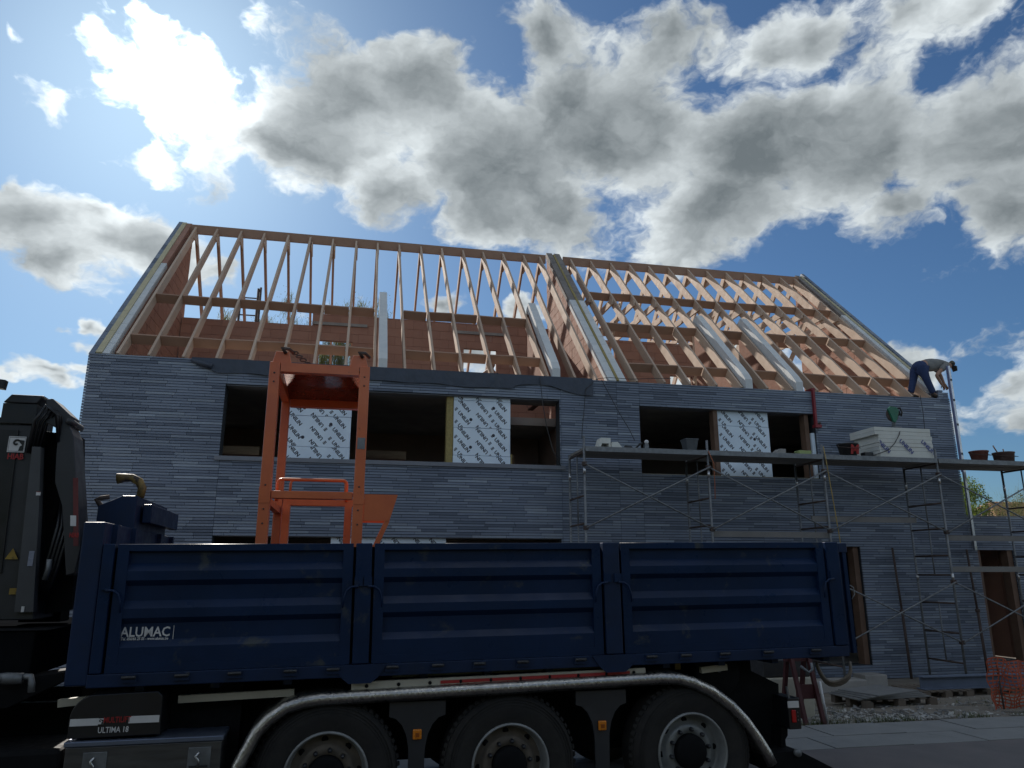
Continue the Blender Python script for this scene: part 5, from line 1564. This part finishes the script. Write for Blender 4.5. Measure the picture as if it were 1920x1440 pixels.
def leaf_mat(name, c, c2):
    m = M(name, c, .6, other=c2, scale=1.5, rnd=.6)
    p = next(n for n in m.node_tree.nodes if n.type == 'BSDF_PRINCIPLED')
    N = Nodes(m.node_tree)
    tl_ = N.n('ShaderNodeBsdfTranslucent')
    tl_.inputs[0].default_value = (c[0] * 2.2, c[1] * 2.2, c[2] * 1.2, 1)
    mx = N.n('ShaderNodeMixShader')
    mx.inputs[0].default_value = .4
    out = next(n for n in m.node_tree.nodes if n.type == 'OUTPUT_MATERIAL')
    N.link(p.outputs[0], mx.inputs[1])
    N.link(tl_.outputs[0], mx.inputs[2])
    N.link(mx.outputs[0], out.inputs[0])
    return m
BARK = M('bark', (.10, .08, .065), .95, var=.4, scale=8)
L1, L2 = leaf_mat('young_leaf', (.10, .14, .035), (.07, .10, .03)), leaf_mat('spring_leaf', (.085, .09, .055), (.06, .06, .045))
c = on_y(585, 600, 38)
tree('garden_tree', 'half bare spring tree behind the left house seen through its loft', c.x, 38, -.3, 17.5, 4.0, 7000, .035, L2, BARK, 5, .25, sparse=2.0, twigs=24000)
c = on_y(1822, 940, 25)
tree('garden_tree', 'bright green leafy tree just behind the right corner of the house', c.x, 25, -.3, 6.6, 2.0, 8000, .05, L1, BARK, 8, .2, sparse=1.6)
c = on_y(1912, 930, 27)
tree('garden_tree', 'thin half bare tree behind the annex near the tiled roof', c.x, 27, -.3, 6.4, 1.6, 1100, .04, L2, BARK, 21, .3, twigs=2500)
nh = thing('neighbour_house', 'distant house with orange clay tile roof beyond the annex', 'house', (36, 40, -.3))
TILE = M('clay_tile', (.52, .31, .18), .85, other=(.38, .21, .12), scale=2, rnd=.6)
a = on_y(1878, 966, 36)
nx0 = a.x + .3
MB().box(nx0 + .4, nx0 + 11, 36.3, 43.5, -.3, 3.6).build('wall', M('red_brick_far', (.30, .15, .10), .9, var=.3, scale=3), nh)
for k in range(26):
    y0_ = 36 + k * .155
    for s in (0, 1):
        yy0, yy1 = (y0_, y0_ + .16) if s == 0 else (44 - (y0_ - 36) - .16, 44 - (y0_ - 36))
        z = 3.5 + k * .105
        b = MB()
        ins = k * .11
        n = int((11.4 - 2 * ins) / .24)
        for j in range(n):
            xx = nx0 + ins + j * .24
            b.prism([(xx, z), (xx + .23, z), (xx + .23, z + .06), (xx + .16, z + .10), (xx + .06, z + .10), (xx, z + .06)], 'y', yy0, yy1)
        if b.v:
            tag(b.build('roof_tiles', TILE, nh), kind='stuff')
MB().box(nx0 + 8, nx0 + 8.6, 39.7, 40.3, 5, 7.0).build('chimney', M('chimney_brick', (.25, .13, .09), .9), nh)
wn = MB().box(nx0 + 2, nx0 + 3.2, 36.24, 36.3, .8, 2.2).build('window', WHITE, nh)
MB().box(nx0 + 2.08, nx0 + 3.12, 36.225, 36.24, .88, 2.12).build('pane', M('far_glass', (.03, .035, .04), .1), wn)

# hedging added unseen behind the viewer, giving the truck paint something dark to mirror
hg = thing('added_hedge', 'tall dark evergreen hedging added unseen behind the viewer for paint reflections', 'added_hedge', (0, -7.5, -.02))
r = random.Random(2)
hb_ = MB()
NXh, NZh = 120, 14
vs = []
for i in range(NXh + 1):
    for j in range(NZh + 1):
        x, z = -35 + i * .65, -.05 + j * .42
        vs.append((x + r.uniform(-.15, .15), -7 - .25 * j / NZh + r.uniform(-.22, .22), z + r.uniform(-.12, .12) + (.5 * math.sin(i * .5) * (j == NZh))))
hb_.add(vs, [(i * (NZh + 1) + j, i * (NZh + 1) + j + 1, (i + 1) * (NZh + 1) + j + 1, (i + 1) * (NZh + 1) + j) for i in range(NXh) for j in range(NZh)])
hb_.add([(-35, -8.6, -.05), (43, -8.6, -.05), (43, -8.6, 5.7), (-35, -8.6, 5.7)], [(0, 1, 2, 3)])
hb_.build('added_hedge_foliage', M('hedge_green', (.035, .05, .02), .9, other=(.02, .03, .012), scale=6, bump=1, bscale=14), hg)
